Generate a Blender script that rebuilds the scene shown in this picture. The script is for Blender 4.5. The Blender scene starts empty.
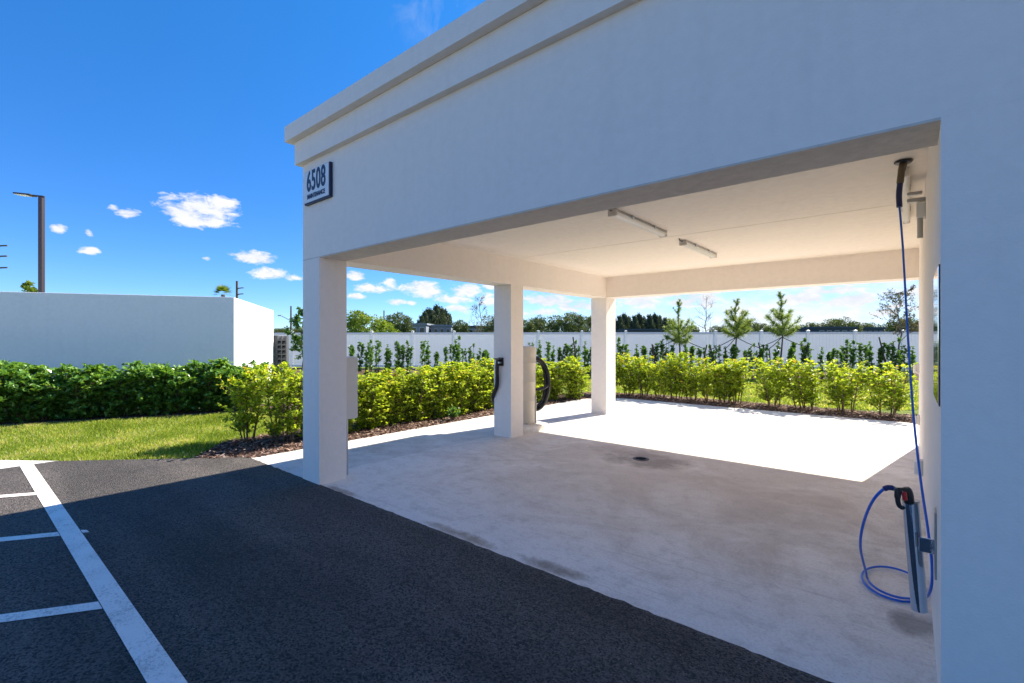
import bpy, math, random
import numpy as np
from mathutils import Vector, Matrix, noise

random.seed(7); np.random.seed(7)
R = math.radians
scene = bpy.context.scene
col = scene.collection
PI = math.pi

# ------------------------------------------------------------------ camera frame
YAW = R(40.0)
CH = 1.6
FW = Vector((-math.sin(YAW), math.cos(YAW)))
RT = Vector((math.cos(YAW), math.sin(YAW)))
def at(px, depth):
    p = (FW + RT * ((px - 512) / 475.0)) * depth
    return Vector((p.x, p.y))
def hz(y, depth):
    return CH + (340 - y) * depth / 475.0

# ------------------------------------------------------------------ mesh helpers
class MB:
    def __init__(s):
        s.v = []; s.f = []; s.t = []; s.sm = []
    def face(s, pts, tint=0.5, smooth=False):
        b = len(s.v); s.v.extend([tuple(p) for p in pts]); s.f.append(tuple(range(b, b + len(pts)))); s.t.append(tint); s.sm.append(smooth)
    def mesh(s, vs, fs, tint=0.5, smooth=False):
        b = len(s.v); s.v.extend([tuple(p) for p in vs])
        for f in fs:
            s.f.append(tuple(i + b for i in f)); s.t.append(tint); s.sm.append(smooth)
    def box(s, x0, x1, y0, y1, z0, z1, M=None, bev=0.0):
        if bev > 0:
            b = bev
            vs = []
            for z, o in ((z0, b), (z0 + b, 0), (z1 - b, 0), (z1, b)):
                xa, xb, ya, yb = x0 + o, x1 - o, y0 + o, y1 - o
                c = b
                vs += [(xa + c, ya, z), (xb - c, ya, z), (xb, ya + c, z), (xb, yb - c, z), (xb - c, yb, z), (xa + c, yb, z), (xa, yb - c, z), (xa, ya + c, z)]
            fs = [tuple(range(7, -1, -1)), tuple(range(24, 32))]
            for k in range(3):
                for i in range(8):
                    j = (i + 1) % 8
                    fs.append((k * 8 + i, k * 8 + j, k * 8 + 8 + j, k * 8 + 8 + i))
        else:
            vs = [(x0, y0, z0), (x1, y0, z0), (x1, y1, z0), (x0, y1, z0), (x0, y0, z1), (x1, y0, z1), (x1, y1, z1), (x0, y1, z1)]
            fs = [(0, 3, 2, 1), (4, 5, 6, 7), (0, 1, 5, 4), (1, 2, 6, 5), (2, 3, 7, 6), (3, 0, 4, 7)]
        if M is not None: vs = [M @ Vector(v) for v in vs]
        s.mesh(vs, fs)
    def tube(s, pts, rad, n=8, tint=0.5, caps=True):
        pts = [Vector(p) for p in pts]
        if not hasattr(rad, '__len__'): rad = [rad] * len(pts)
        t0 = (pts[1] - pts[0]).normalized()
        up = Vector((0, 0, 1)) if abs(t0.z) < 0.9 else Vector((1, 0, 0))
        a = t0.cross(up).normalized()
        vs = []; fs = []
        for i, p in enumerate(pts):
            t = (pts[min(i + 1, len(pts) - 1)] - pts[max(i - 1, 0)]).normalized()
            a = (a - t * a.dot(t)).normalized(); b = t.cross(a)
            for k in range(n):
                an = 2 * PI * k / n
                vs.append(p + (a * math.cos(an) + b * math.sin(an)) * rad[i])
        for i in range(len(pts) - 1):
            for k in range(n):
                j = (k + 1) % n
                fs.append((i * n + k, i * n + j, i * n + n + j, i * n + n + k))
        s.mesh(vs, fs, tint, True)
        if caps:
            s.mesh(vs[:n], [tuple(range(n - 1, -1, -1))], tint); s.mesh(vs[-n:], [tuple(range(n))], tint)
    def lathe(s, prof, c=(0, 0, 0), n=32, M=None, smooth=True):
        vs = []; fs = []
        for r, z in prof:
            for k in range(n):
                an = 2 * PI * k / n
                v = Vector((r * math.cos(an), r * math.sin(an), z))
                if M is not None: v = M @ v
                vs.append(v + Vector(c))
        for i in range(len(prof) - 1):
            for k in range(n):
                j = (k + 1) % n
                fs.append((i * n + k, i * n + j, i * n + n + j, i * n + n + k))
        s.mesh(vs, fs, 0.5, smooth)
    def build(s, name, mat, parent=None, loc=None):
        me = bpy.data.meshes.new(name)
        me.from_pydata([tuple(v) for v in s.v], [], s.f)
        me.polygons.foreach_set('use_smooth', s.sm)
        at_ = me.attributes.new('tint', 'FLOAT', 'FACE'); at_.data.foreach_set('value', s.t)
        me.materials.append(mat); me.update()
        o = bpy.data.objects.new(name, me); col.objects.link(o)
        if parent: o.parent = parent
        if loc is not None: o.location = loc
        return o

def tag(o, label=None, cat=None, group=None, kind=None):
    if label: o['label'] = label
    if cat: o['category'] = cat
    if group: o['group'] = group
    if kind: o['kind'] = kind
    return o
def thing(name, label, cat, loc=(0, 0, 0), rz=0, group=None):
    o = bpy.data.objects.new(name, None); col.objects.link(o)
    o.location = loc; o.rotation_euler = (0, 0, rz); o.empty_display_size = 0.1
    return tag(o, label, cat, group)
def copy_tree(o, parent=None):
    c = o.copy(); col.objects.link(c)
    if parent: c.parent = parent
    for ch in list(o.children): copy_tree(ch, c)
    return c
def spline(P, n=12):
    P = [Vector(p) for p in P]; Q = [P[0]] + P + [P[-1]]; out = []
    for i in range(1, len(Q) - 2):
        a, b, c, d = Q[i - 1:i + 3]
        for k in range(n):
            t = k / n
            out.append(0.5 * ((2 * b) + (c - a) * t + (2 * a - 5 * b + 4 * c - d) * t * t + (3 * b - a - 3 * c + d) * t ** 3))
    out.append(P[-1]); return out

# ------------------------------------------------------------------ materials
def newmat(name):
    m = bpy.data.materials.new(name); m.use_nodes = True
    nt = m.node_tree; b = nt.nodes['Principled BSDF']; return m, nt, b
def N(nt, t, **kw):
    n = nt.nodes.new(t)
    for k, v in kw.items():
        if k.startswith('_'): setattr(n, k[1:], v)
    return n
def noi(nt, vec, scale, detail=4, rough=0.55, dist=0.0):
    n = nt.nodes.new('ShaderNodeTexNoise'); n.inputs['Scale'].default_value = scale; n.inputs['Detail'].default_value = detail
    n.inputs['Roughness'].default_value = rough; n.inputs['Distortion'].default_value = dist
    if vec is not None: nt.links.new(vec, n.inputs['Vector'])
    return n.outputs['Fac']
def ramp(nt, fac, stops):
    n = nt.nodes.new('ShaderNodeValToRGB'); e = n.color_ramp.elements
    while len(e) < len(stops): e.new(0.5)
    for k, (p, c) in enumerate(stops):
        e[k].position = p; e[k].color = (c, c, c, 1) if not hasattr(c, '__len__') else (*c, 1)
    nt.links.new(fac, n.inputs[0]); return n.outputs[0]
def mix(nt, fac, a, b, mode='MIX'):
    n = nt.nodes.new('ShaderNodeMix'); n.data_type = 'RGBA'; n.blend_type = mode
    for s, v in ((n.inputs[0], fac), (n.inputs[6], a), (n.inputs[7], b)):
        if hasattr(v, 'is_linked') or isinstance(v, bpy.types.NodeSocket): nt.links.new(v, s)
        elif hasattr(v, '__len__'): s.default_value = (*v, 1) if len(v) == 3 else v
        else: s.default_value = v
    return n.outputs[2]
def mth(nt, op, a, b=None, c=None, clamp=False):
    n = nt.nodes.new('ShaderNodeMath'); n.operation = op; n.use_clamp = clamp
    for i, v in enumerate((a, b, c)):
        if v is None: continue
        if isinstance(v, bpy.types.NodeSocket): nt.links.new(v, n.inputs[i])
        else: n.inputs[i].default_value = v
    return n.outputs[0]
def bump(nt, b, h, strength=0.3, dist=0.01):
    n = nt.nodes.new('ShaderNodeBump'); n.inputs['Strength'].default_value = strength; n.inputs['Distance'].default_value = dist
    nt.links.new(h, n.inputs['Height']); nt.links.new(n.outputs[0], b.inputs['Normal'])
def wpos(nt):
    return nt.nodes.new('ShaderNodeNewGeometry').outputs['Position']

def simple(name, c, rough=0.5, metal=0.0, spec=0.5, var=0.06, bs=0.0, bscale=60):
    m, nt, b = newmat(name)
    p = wpos(nt); f = noi(nt, p, 7, 5)
    cc = mix(nt, f, tuple(x * (1 - var) for x in c), tuple(min(1, x * (1 + var)) for x in c))
    nt.links.new(cc, b.inputs['Base Color'])
    b.inputs['Roughness'].default_value = rough; b.inputs['Metallic'].default_value = metal
    b.inputs['Specular IOR Level'].default_value = spec
    if bs: bump(nt, b, noi(nt, p, bscale, 3), bs, 0.003)
    return m

def stucco(name, c, rough=0.85, bs=0.35, dirt=0.05):
    m, nt, b = newmat(name); p = wpos(nt)
    f1 = noi(nt, p, 1.3, 5); f2 = noi(nt, p, 14, 4)
    c1 = mix(nt, ramp(nt, f1, [(0.3, 0.0), (0.7, 1.0)]), tuple(x * (1 - dirt) for x in c), c)
    c2 = mix(nt, ramp(nt, f2, [(0.35, 0.0), (0.7, 1.0)]), c1, tuple(min(1, x * 1.03) for x in c))
    # vertical faint runs
    mp = nt.nodes.new('ShaderNodeMapping'); mp.inputs['Scale'].default_value = (9, 9, 0.5); nt.links.new(p, mp.inputs[0])
    f3 = noi(nt, mp.outputs[0], 1.0, 4)
    c3 = mix(nt, mth(nt, 'MULTIPLY', ramp(nt, f3, [(0.52, 0.0), (0.75, 1.0)]), 0.10), c2, tuple(x * 0.72 for x in c))
    nt.links.new(c3, b.inputs['Base Color']); b.inputs['Roughness'].default_value = rough; b.inputs['Specular IOR Level'].default_value = 0.25
    h = mth(nt, 'ADD', noi(nt, p, 120, 3), mth(nt, 'MULTIPLY', noi(nt, p, 25, 3), 1.5))
    bump(nt, b, h, bs, 0.004)
    return m

M = {}
M['stucco'] = stucco('white_stucco', (0.87, 0.80, 0.73), dirt=0.02)
M['ceiling'] = stucco('ceiling_stucco', (0.86, 0.79, 0.69), bs=0.2)
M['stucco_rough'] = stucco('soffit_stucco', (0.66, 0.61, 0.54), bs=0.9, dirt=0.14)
M['wall_far'] = stucco('enclosure_stucco', (0.92, 0.90, 0.89), bs=0.2, dirt=0.05)
def vinyl(nm='white_vinyl', tr=0.13):
    m, nt, b = newmat(nm); b.inputs['Base Color'].default_value = (0.86, 0.87, 0.87, 1); b.inputs['Roughness'].default_value = 0.45
    t = nt.nodes.new('ShaderNodeBsdfTranslucent'); t.inputs['Color'].default_value = (0.80, 0.84, 0.86, 1)
    ms = nt.nodes.new('ShaderNodeMixShader'); ms.inputs[0].default_value = tr
    nt.links.new(b.outputs[0], ms.inputs[1]); nt.links.new(t.outputs[0], ms.inputs[2]); nt.links.new(ms.outputs[0], nt.nodes['Material Output'].inputs['Surface'])
    return m
M['vinyl'] = vinyl(); M['vinyl_post'] = vinyl('vinyl_post', 0.4)
M['steel'] = simple('brushed_steel', (0.52, 0.62, 0.74), 0.07, 1.0, var=0.05, bs=0.1)
M['alu'] = simple('dull_aluminium', (0.45, 0.45, 0.45), 0.4, 1.0)
M['mirror'] = simple('polished_steel', (0.80, 0.82, 0.84), 0.05, 1.0, var=0.01)
M['black'] = simple('black_rubber', (0.012, 0.012, 0.014), 0.42, var=0.2)
M['blackp'] = simple('black_plastic', (0.02, 0.02, 0.022), 0.35)
M['bronze'] = simple('bronze_paint', (0.035, 0.024, 0.024), 0.4)
M['red'] = simple('red_plastic', (0.55, 0.03, 0.03), 0.35)
M['bluehose'] = simple('blue_hose', (0.008, 0.12, 0.55), 0.32, var=0.12)
M['bluesleeve'] = simple('navy_sleeve', (0.006, 0.015, 0.10), 0.45)
M['brass'] = simple('dull_brass', (0.14, 0.11, 0.07), 0.5, 0.5)
M['cream'] = simple('cream_plastic', (0.68, 0.64, 0.57), 0.4, var=0.04)
M['beige'] = simple('beige_enamel', (0.60, 0.55, 0.46), 0.38, var=0.05)
M['whitep'] = simple('white_plastic', (0.75, 0.74, 0.70), 0.35, var=0.03)
M['navy'] = simple('navy_paint', (0.012, 0.02, 0.06), 0.4)
M['signw'] = simple('sign_white', (0.74, 0.78, 0.82), 0.4, var=0.02)
M['seam'] = simple('sealant_grey', (0.16, 0.14, 0.12), 0.9)
M['grey_block'] = simple('grey_block', (0.075, 0.08, 0.09), 0.9, var=0.15, bs=0.3)
M['dark'] = simple('dark_glass', (0.03, 0.035, 0.04), 0.2)
M['bldg'] = simple('grey_warehouse_paint', (0.22, 0.25, 0.29), 0.8)
M['bldgw'] = simple('pale_house_paint', (0.62, 0.60, 0.55), 0.8)
M['roofd'] = simple('slate_roof', (0.05, 0.07, 0.10), 0.8)
M['drain'] = simple('dull_iron', (0.10, 0.10, 0.11), 0.7, 0.3)
M['webbing'] = simple('black_webbing', (0.02, 0.02, 0.02), 0.95, spec=0.1)
M['wood'] = simple('stake_wood', (0.07, 0.05, 0.04), 0.9, var=0.3, bs=0.4, bscale=30)
M['polewood'] = simple('pole_wood', (0.13, 0.11, 0.10), 0.9, var=0.2)

# painted line
def paintmat():
    m, nt, b = newmat('worn_line_paint'); p = wpos(nt)
    f = noi(nt, p, 75, 5, 0.8); g = noi(nt, p, 5, 4)
    k = ramp(nt, mth(nt, 'ADD', mth(nt, 'MULTIPLY', f, 0.75), mth(nt, 'MULTIPLY', g, 0.35)), [(0.45, 1.0), (0.54, 0.0)])
    c = mix(nt, k, (0.97, 0.89, 0.82), (0.58, 0.52, 0.47))
    c = mix(nt, ramp(nt, noi(nt, p, 3, 4), [(0.45, 0.0), (0.75, 0.2)]), c, (0.55, 0.50, 0.46))
    nt.links.new(c, b.inputs['Base Color']); b.inputs['Roughness'].default_value = 0.75
    bump(nt, b, noi(nt, p, 160, 3), 0.6, 0.006)
    return m
M['paint'] = paintmat()

def asphalt():
    m, nt, b = newmat('asphalt'); p = wpos(nt)
    big = noi(nt, p, 0.75, 6, 0.65, 0.9); mid = noi(nt, p, 22.0, 5, 0.75)
    vo = nt.nodes.new('ShaderNodeTexVoronoi'); vo.inputs['Scale'].default_value = 100; nt.links.new(p, vo.inputs['Vector'])
    vs = nt.nodes.new('ShaderNodeSeparateColor'); nt.links.new(vo.outputs['Color'], vs.inputs[0])
    fine = noi(nt, p, 160, 3, 0.7)
    a = mix(nt, ramp(nt, big, [(0.32, 0.0), (0.68, 1.0)]), (0.045, 0.040, 0.036), (0.115, 0.101, 0.091))
    a = mix(nt, ramp(nt, mid, [(0.35, 0.0), (0.75, 0.55)]), a, (0.13, 0.117, 0.107))
    # aggregate stones: dark and light grains
    a = mix(nt, ramp(nt, vs.outputs[0], [(0.25, 0.95), (0.55, 0.0)]), a, (0.018, 0.016, 0.015))
    a = mix(nt, ramp(nt, vs.outputs[1], [(0.74, 0.0), (0.92, 0.6)]), a, (0.15, 0.135, 0.122))
    a = mix(nt, ramp(nt, noi(nt, p, 130, 4, 0.8), [(0.36, 0.8), (0.52, 0.0)]), a, (0.012, 0.011, 0.011))
    a = mix(nt, ramp(nt, noi(nt, p, 95, 4, 0.8), [(0.54, 0.0), (0.68, 0.7)]), a, (0.12, 0.108, 0.098))
    sp = nt.nodes.new('ShaderNodeTexVoronoi'); sp.inputs['Scale'].default_value = 17; nt.links.new(p, sp.inputs['Vector'])
    a = mix(nt, ramp(nt, sp.outputs['Distance'], [(0.03, 0.9), (0.075, 0.0)]), a, (0.34, 0.31, 0.28))
    # paler tyre tracks running with the drive lane (along x)
    mp = nt.nodes.new('ShaderNodeMapping'); mp.inputs['Scale'].default_value = (0.12, 1.3, 1); mp.inputs['Rotation'].default_value = (0, 0, R(8)); nt.links.new(p, mp.inputs[0])
    tr = noi(nt, mp.outputs[0], 1.1, 4, 0.5, 0.4)
    a = mix(nt, ramp(nt, tr, [(0.44, 0.0), (0.60, 1.0)]), a, (1.55, 1.52, 1.5), 'MULTIPLY')
    nt.links.new(a, b.inputs['Base Color']); b.inputs['Roughness'].default_value = 0.78; b.inputs['Specular IOR Level'].default_value = 0.35
    h = mth(nt, 'ADD', mth(nt, 'MULTIPLY', vo.outputs['Distance'], 1.0), mth(nt, 'MULTIPLY', fine, 0.8))
    bump(nt, b, h, 0.75, 0.012)
    return m
M['asphalt'] = asphalt()

def concrete(name, c, stain=True, dark=0.72):
    m, nt, b = newmat(name); p = wpos(nt)
    sx = nt.nodes.new('ShaderNodeSeparateXYZ'); nt.links.new(p, sx.inputs[0])
    big = noi(nt, p, 0.8, 8, 0.68, 1.3); mid = noi(nt, p, 6, 8, 0.75, 0.3); fine = noi(nt, p, 55, 5, 0.8)
    a = mix(nt, ramp(nt, noi(nt, p, 0.35, 4, 0.5), [(0.35, 0.0), (0.65, 1.0)]), tuple(x * 0.90 for x in c), c)
    tan = (c[0] * 0.70, c[1] * 0.655, c[2] * 0.615)
    if stain:
        dx = mth(nt, 'DIVIDE', mth(nt, 'SUBTRACT', sx.outputs[0], -2.3), 3.3); dy = mth(nt, 'DIVIDE', mth(nt, 'SUBTRACT', sx.outputs[1], 6.3), 2.6)
        reg = mth(nt, 'SUBTRACT', 1.0, mth(nt, 'ADD', mth(nt, 'MULTIPLY', dx, dx), mth(nt, 'MULTIPLY', dy, dy)))
        f = mth(nt, 'ADD', mth(nt, 'MULTIPLY', reg, 0.16), big)
    else:
        f = big
    a = mix(nt, ramp(nt, f, [(0.42, 0.0), (0.66, 0.9)]), a, tan)
    a = mix(nt, ramp(nt, mid, [(0.48, 0.0), (0.70, 0.55)]), a, tuple(x * 0.74 for x in tan))
    a = mix(nt, ramp(nt, fine, [(0.50, 0.0), (0.70, 0.5)]), a, tuple(x * 0.62 for x in tan))
    a = mix(nt, ramp(nt, fine, [(0.30, 0.5), (0.46, 0.0)]), a, tuple(min(0.9, x * 1.08) for x in c))
    # trowel and squeegee streaks, two directions
    for rot, sc, k in ((24, 30, 0.5), (-52, 24, 0.3)):
        mp = nt.nodes.new('ShaderNodeMapping'); mp.inputs['Scale'].default_value = (1.6, sc, 1); mp.inputs['Rotation'].default_value = (0, 0, R(rot)); nt.links.new(p, mp.inputs[0])
        st = noi(nt, mp.outputs[0], 1.0, 5, 0.7, 0.4)
        a = mix(nt, mth(nt, 'MULTIPLY', ramp(nt, st, [(0.55, 0.0), (0.70, k)]), ramp(nt, noi(nt, p, 1.1, 3), [(0.42, 0.0), (0.6, 1.0)])), a, tuple(x * 0.62 for x in tan))
    if stain:
        wob = mth(nt, 'MULTIPLY', mth(nt, 'SUBTRACT', noi(nt, p, 2.2, 6, 0.7), 0.5), 2.4)
        wob2 = mth(nt, 'MULTIPLY', mth(nt, 'SUBTRACT', noi(nt, p, 11, 5, 0.7), 0.5), 0.8)
        for (x, y, rx, ry, k, cc) in ((-2.74, 6.0, 0.75, 0.50, 0.65, (0.17, 0.13, 0.10)), (-3.0, 6.2, 1.2, 0.38, 0.55, (0.36, 0.30, 0.25)), (-1.2, 5.6, 1.1, 0.4, 0.3, (0.42, 0.33, 0.27)), (-0.7, 4.8, 0.8, 0.8, 0.25, (0.33, 0.28, 0.24)),
                                      (0.0, 3.5, 0.13, 0.22, 0.6, (0.13, 0.12, 0.11)), (-4.6, 2.70, 0.45, 0.07, 0.8, (0.36, 0.28, 0.2)), (-2.9, 2.72, 0.5, 0.09, 0.9, (0.36, 0.28, 0.2)), (-1.9, 2.74, 0.4, 0.10, 0.9, (0.3, 0.25, 0.2)), (-4.9, 6.9, 0.5, 0.4, 0.3, (0.4, 0.36, 0.3))):
            dx = mth(nt, 'DIVIDE', mth(nt, 'SUBTRACT', sx.outputs[0], x), rx); dy = mth(nt, 'DIVIDE', mth(nt, 'SUBTRACT', sx.outputs[1], y), ry)
            d = mth(nt, 'ADD', mth(nt, 'MULTIPLY', dx, dx), mth(nt, 'MULTIPLY', dy, dy))
            f = mth(nt, 'ADD', mth(nt, 'SUBTRACT', 1.0, d), mth(nt, 'ADD', wob, wob2))
            f = mth(nt, 'MULTIPLY', ramp(nt, f, [(0.25, 0.0), (0.95, 1.0)]), k)
            a = mix(nt, f, a, cc)
    nt.links.new(a, b.inputs['Base Color']); b.inputs['Roughness'].default_value = 0.72; b.inputs['Specular IOR Level'].default_value = 0.3
    bump(nt, b, mth(nt, 'ADD', fine, mth(nt, 'MULTIPLY', mid, 1.2)), 0.35, 0.006)
    return m
M['slab'] = concrete('carport_concrete', (0.87, 0.82, 0.755))
M['apron'] = concrete('apron_concrete', (0.80, 0.76, 0.71), False, 0.88)

def groundmat(name, stops, s1=3, s2=40, bs=0.5):
    m, nt, b = newmat(name); p = wpos(nt)
    f = mth(nt, 'ADD', mth(nt, 'MULTIPLY', noi(nt, p, s1, 5), 0.6), mth(nt, 'MULTIPLY', noi(nt, p, s2, 4, 0.7), 0.45))
    nt.links.new(ramp(nt, f, stops), b.inputs['Base Color']); b.inputs['Roughness'].default_value = 0.95; b.inputs['Specular IOR Level'].default_value = 0.1
    bump(nt, b, noi(nt, p, s2, 4, 0.7), bs, 0.03)
    return m
M['soil_lawn'] = groundmat('lawn_ground', [(0.35, (0.05, 0.07, 0.012)), (0.55, (0.13, 0.18, 0.02)), (0.75, (0.22, 0.21, 0.06))])
M['field'] = groundmat('far_ground', [(0.3, (0.05, 0.09, 0.02)), (0.7, (0.12, 0.15, 0.04))], 0.2, 3)
M['mulch'] = groundmat('mulch_ground', [(0.3, (0.07, 0.042, 0.032)), (0.6, (0.15, 0.095, 0.075)), (0.8, (0.26, 0.18, 0.14))], 8, 70, 1.0)

def foliage(name, stops, trans=0.4, rough=0.45, spec=0.35, tr_gain=1.3):
    m, nt, b = newmat(name)
    a = nt.nodes.new('ShaderNodeAttribute'); a.attribute_name = 'tint'
    c = ramp(nt, a.outputs['Fac'], stops)
    nt.links.new(c, b.inputs['Base Color']); b.inputs['Roughness'].default_value = rough; b.inputs['Specular IOR Level'].default_value = spec
    t = nt.nodes.new('ShaderNodeBsdfTranslucent')
    g = nt.nodes.new('ShaderNodeMix'); g.data_type = 'RGBA'; g.blend_type = 'MULTIPLY'; g.inputs[0].default_value = 1.0
    nt.links.new(c, g.inputs[6]); g.inputs[7].default_value = (tr_gain * 1.15, tr_gain, tr_gain * 0.5, 1)
    nt.links.new(g.outputs[2], t.inputs['Color'])
    ms = nt.nodes.new('ShaderNodeMixShader'); ms.inputs[0].default_value = trans
    out = nt.nodes['Material Output']
    nt.links.new(b.outputs[0], ms.inputs[1]); nt.links.new(t.outputs[0], ms.inputs[2]); nt.links.new(ms.outputs[0], out.inputs['Surface'])
    return m
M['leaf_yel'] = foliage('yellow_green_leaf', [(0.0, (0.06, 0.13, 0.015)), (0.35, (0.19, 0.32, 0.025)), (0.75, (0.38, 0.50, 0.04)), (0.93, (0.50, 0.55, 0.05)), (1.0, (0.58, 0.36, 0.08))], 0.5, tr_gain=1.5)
M['leaf_clusia'] = foliage('glossy_dark_leaf', [(0.0, (0.05, 0.13, 0.025)), (0.5, (0.12, 0.27, 0.045)), (0.85, (0.24, 0.44, 0.07)), (1.0, (0.34, 0.46, 0.08))], 0.35, 0.3, 0.55)
M['leaf_young'] = foliage('young_dark_leaf', [(0.0, (0.05, 0.13, 0.03)), (1.0, (0.19, 0.38, 0.08))], 0.35, 0.35)
M['needle'] = foliage('pine_needle', [(0.0, (0.09, 0.16, 0.035)), (1.0, (0.32, 0.44, 0.12))], 0.4, 0.5)
M['leaf_oak'] = foliage('round_tree_leaf', [(0.0, (0.03, 0.06, 0.02)), (1.0, (0.13, 0.18, 0.05))], 0.25, 0.6)
M['leaf_bright'] = foliage('bright_tree_leaf', [(0.0, (0.06, 0.13, 0.015)), (1.0, (0.26, 0.36, 0.04))], 0.4, 0.5)
M['leaf_blue'] = foliage('bluish_pine_leaf', [(0.0, (0.03, 0.055, 0.035)), (1.0, (0.13, 0.17, 0.10))], 0.15, 0.7)
M['leaf_olive'] = foliage('olive_leaf', [(0.0, (0.06, 0.07, 0.03)), (1.0, (0.18, 0.17, 0.08))], 0.3, 0.6)
M['grass'] = foliage('grass_blade', [(0.0, (0.12, 0.17, 0.02)), (0.5, (0.23, 0.35, 0.045)), (0.75, (0.38, 0.46, 0.09)), (1.0, (0.62, 0.54, 0.30))], 0.45, 0.6, 0.15, 1.4)
M['chip'] = foliage('mulch_chip', [(0.0, (0.06, 0.034, 0.026)), (0.6, (0.22, 0.14, 0.11)), (1.0, (0.50, 0.38, 0.31))], 0.0, 0.9, 0.1)
M['bark'] = simple('bark', (0.12, 0.085, 0.055), 0.9, var=0.3, bs=0.5, bscale=50)
M['barkg'] = simple('grey_bark', (0.20, 0.17, 0.14), 0.9, var=0.2)

# ------------------------------------------------------------------ ground
def sheet(name, pts, z, mat, kind='structure', sub=None):
    b = MB(); b.face([(p[0], p[1], z) for p in pts]); o = b.build(name, mat); o['kind'] = kind; return o
b = MB(); b.face([(-900, -900, -0.06), (900, -900, -0.06), (900, 900, -0.06), (-900, 900, -0.06)])
tag(b.build('ground', M['field']), kind='structure')
# lawn sheet with gentle bumps
b = MB()
nx, ny = 90, 80; X0, X1, Y0, Y1 = -45, 24, -10, 42
pt = [[(X0 + (X1 - X0) * i / nx, Y0 + (Y1 - Y0) * j / ny) for j in range(ny + 1)] for i in range(nx + 1)]
vs = []; fs = []
for i in range(nx + 1):
    for j in range(ny + 1):
        x, y = pt[i][j]; vs.append((x, y, -0.03 + 0.012 * noise.noise(Vector((x * 0.7, y * 0.7, 0)))))
for i in range(nx):
    for j in range(ny):
        a = i * (ny + 1) + j; fs.append((a, a + ny + 1, a + ny + 2, a + 1))
b.mesh(vs, fs, 0.5, True); tag(b.build('lawn', M['soil_lawn']), kind='structure')

SX = -6.85
def rag(p, q, n, amp, seed):
    out = []; p = Vector(p); q = Vector(q); d = (q - p); nn = Vector((-d.y, d.x)).normalized()
    for i in range(n):
        t = i / n; w = noise.noise(Vector((t * d.length * 9, seed, 0))) + 0.5 * noise.noise(Vector((t * d.length * 30, seed, 5)))
        out.append(p + d * t + nn * (amp * w if i else 0))
    return out
# asphalt with slightly irregular poured edge lapping over the slab lip
edge = rag((3.6, 2.655), (SX, 2.655), 260, 0.016, 1.0) + rag((SX - 0.05, 2.67), (-8.64, 0.93), 60, 0.02, 7.0) + [(-8.64, 0.93), (-8.64, -40), (40, -40), (40, 2.6)]
b = MB(); b.face([(p[0], p[1], 0.004) for p in edge]); o = b.build('asphalt_parking', M['asphalt']); o['kind'] = 'structure'
tag(sheet('concrete_walk', [(-8.60, -12), (-8.60, 0.99), (-9.35, 0.42), (-11.5, -1.2), (-11.5, -12)], 0.0, M['apron']))

def roundcorner(cx, cy, r, a0, a1, n=10):
    return [(cx + r * math.cos(R(a0 + (a1 - a0) * i / n)), cy + r * math.sin(R(a0 + (a1 - a0) * i / n))) for i in range(n + 1)]
def slab(name, pts, top, bot, mat):
    b = MB(); n = len(pts)
    b.face([(p[0], p[1], top) for p in pts])
    for i in range(n):
        p, q = pts[i], pts[(i + 1) % n]
        b.face([(p[0], p[1], bot), (q[0], q[1], bot), (q[0], q[1], top), (p[0], p[1], top)])
    return tag(b.build(name, mat), kind='structure')
slab('concrete_floor', [(-5.36, 2.62), (3.6, 2.62), (3.6, 9.50), (-5.36, 9.50)], 0.0, -0.12, M['slab'])
ap = [(SX, 2.62), (-5.370, 2.62), (-5.370, 9.514), (3.6, 9.514), (3.6, 12.0)] + roundcorner(SX + 1.1, 12.0 - 1.1, 1.1, 90, 180)
slab('concrete_apron', ap, -0.004, -0.12, M['apron'])

# mulch beds
mo = [(-7.45, 2.12), (SX + 0.02, 2.63)] + [(SX + 0.02, 6)] + [(x + 0.02, y - 0.02) for x, y in roundcorner(SX + 1.1, 10.9, 1.1, 180, 90)] + [(8, 11.98), (8, 13.3), (-6.2, 13.35), (-7.6, 12.6), (-8.15, 11.2), (-8.25, 6), (-8.4, 3.5), (-8.35, 2.85), (-7.9, 2.5)]
sheet('mulch_bed', mo, -0.012, M['mulch'])
def inpoly(x, y, P):
    c = False; j = len(P) - 1
    for i in range(len(P)):
        if (P[i][1] > y) != (P[j][1] > y) and x < (P[j][0] - P[i][0]) * (y - P[i][1]) / (P[j][1] - P[i][1]) + P[i][0]: c = not c
        j = i
    return c
def chips(name, poly, n, s, z0, bb):
    b = MB(); k = 0
    while k < n:
        x = random.uniform(bb[0], bb[1]); y = random.uniform(bb[2], bb[3])
        if not inpoly(x, y, poly): continue
        k += 1
        L = s * random.uniform(0.5, 1.6); w = L * random.uniform(0.2, 0.5); a = random.uniform(0, PI)
        d = Vector((math.cos(a), math.sin(a), random.uniform(-0.45, 0.45))) * L; e = Vector((-math.sin(a), math.cos(a), random.uniform(-0.5, 0.5))) * w
        c = Vector((x, y, z0 + random.uniform(0.0, 0.028)))
        b.face([c - d - e, c + d - e * 0.6, c + d * 0.9 + e, c - d + e * 0.7], random.random() ** 1.3)
    return b
sp = [(-8.75, 2.6), (-7.3, 2.28), (SX - 0.0, 2.6), (SX - 0.01, 11), (-8.2, 11.2), (-8.25, 6), (-8.5, 3.4)]
tag(chips('mulch_chips', mo, 42000, 0.022, -0.012, (-8.8, 8, 2.2, 13.4)).build('mulch_chips', M['chip']), 'reddish brown wood mulch spread under the shrubs along the slab', 'mulch', kind='stuff')

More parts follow.
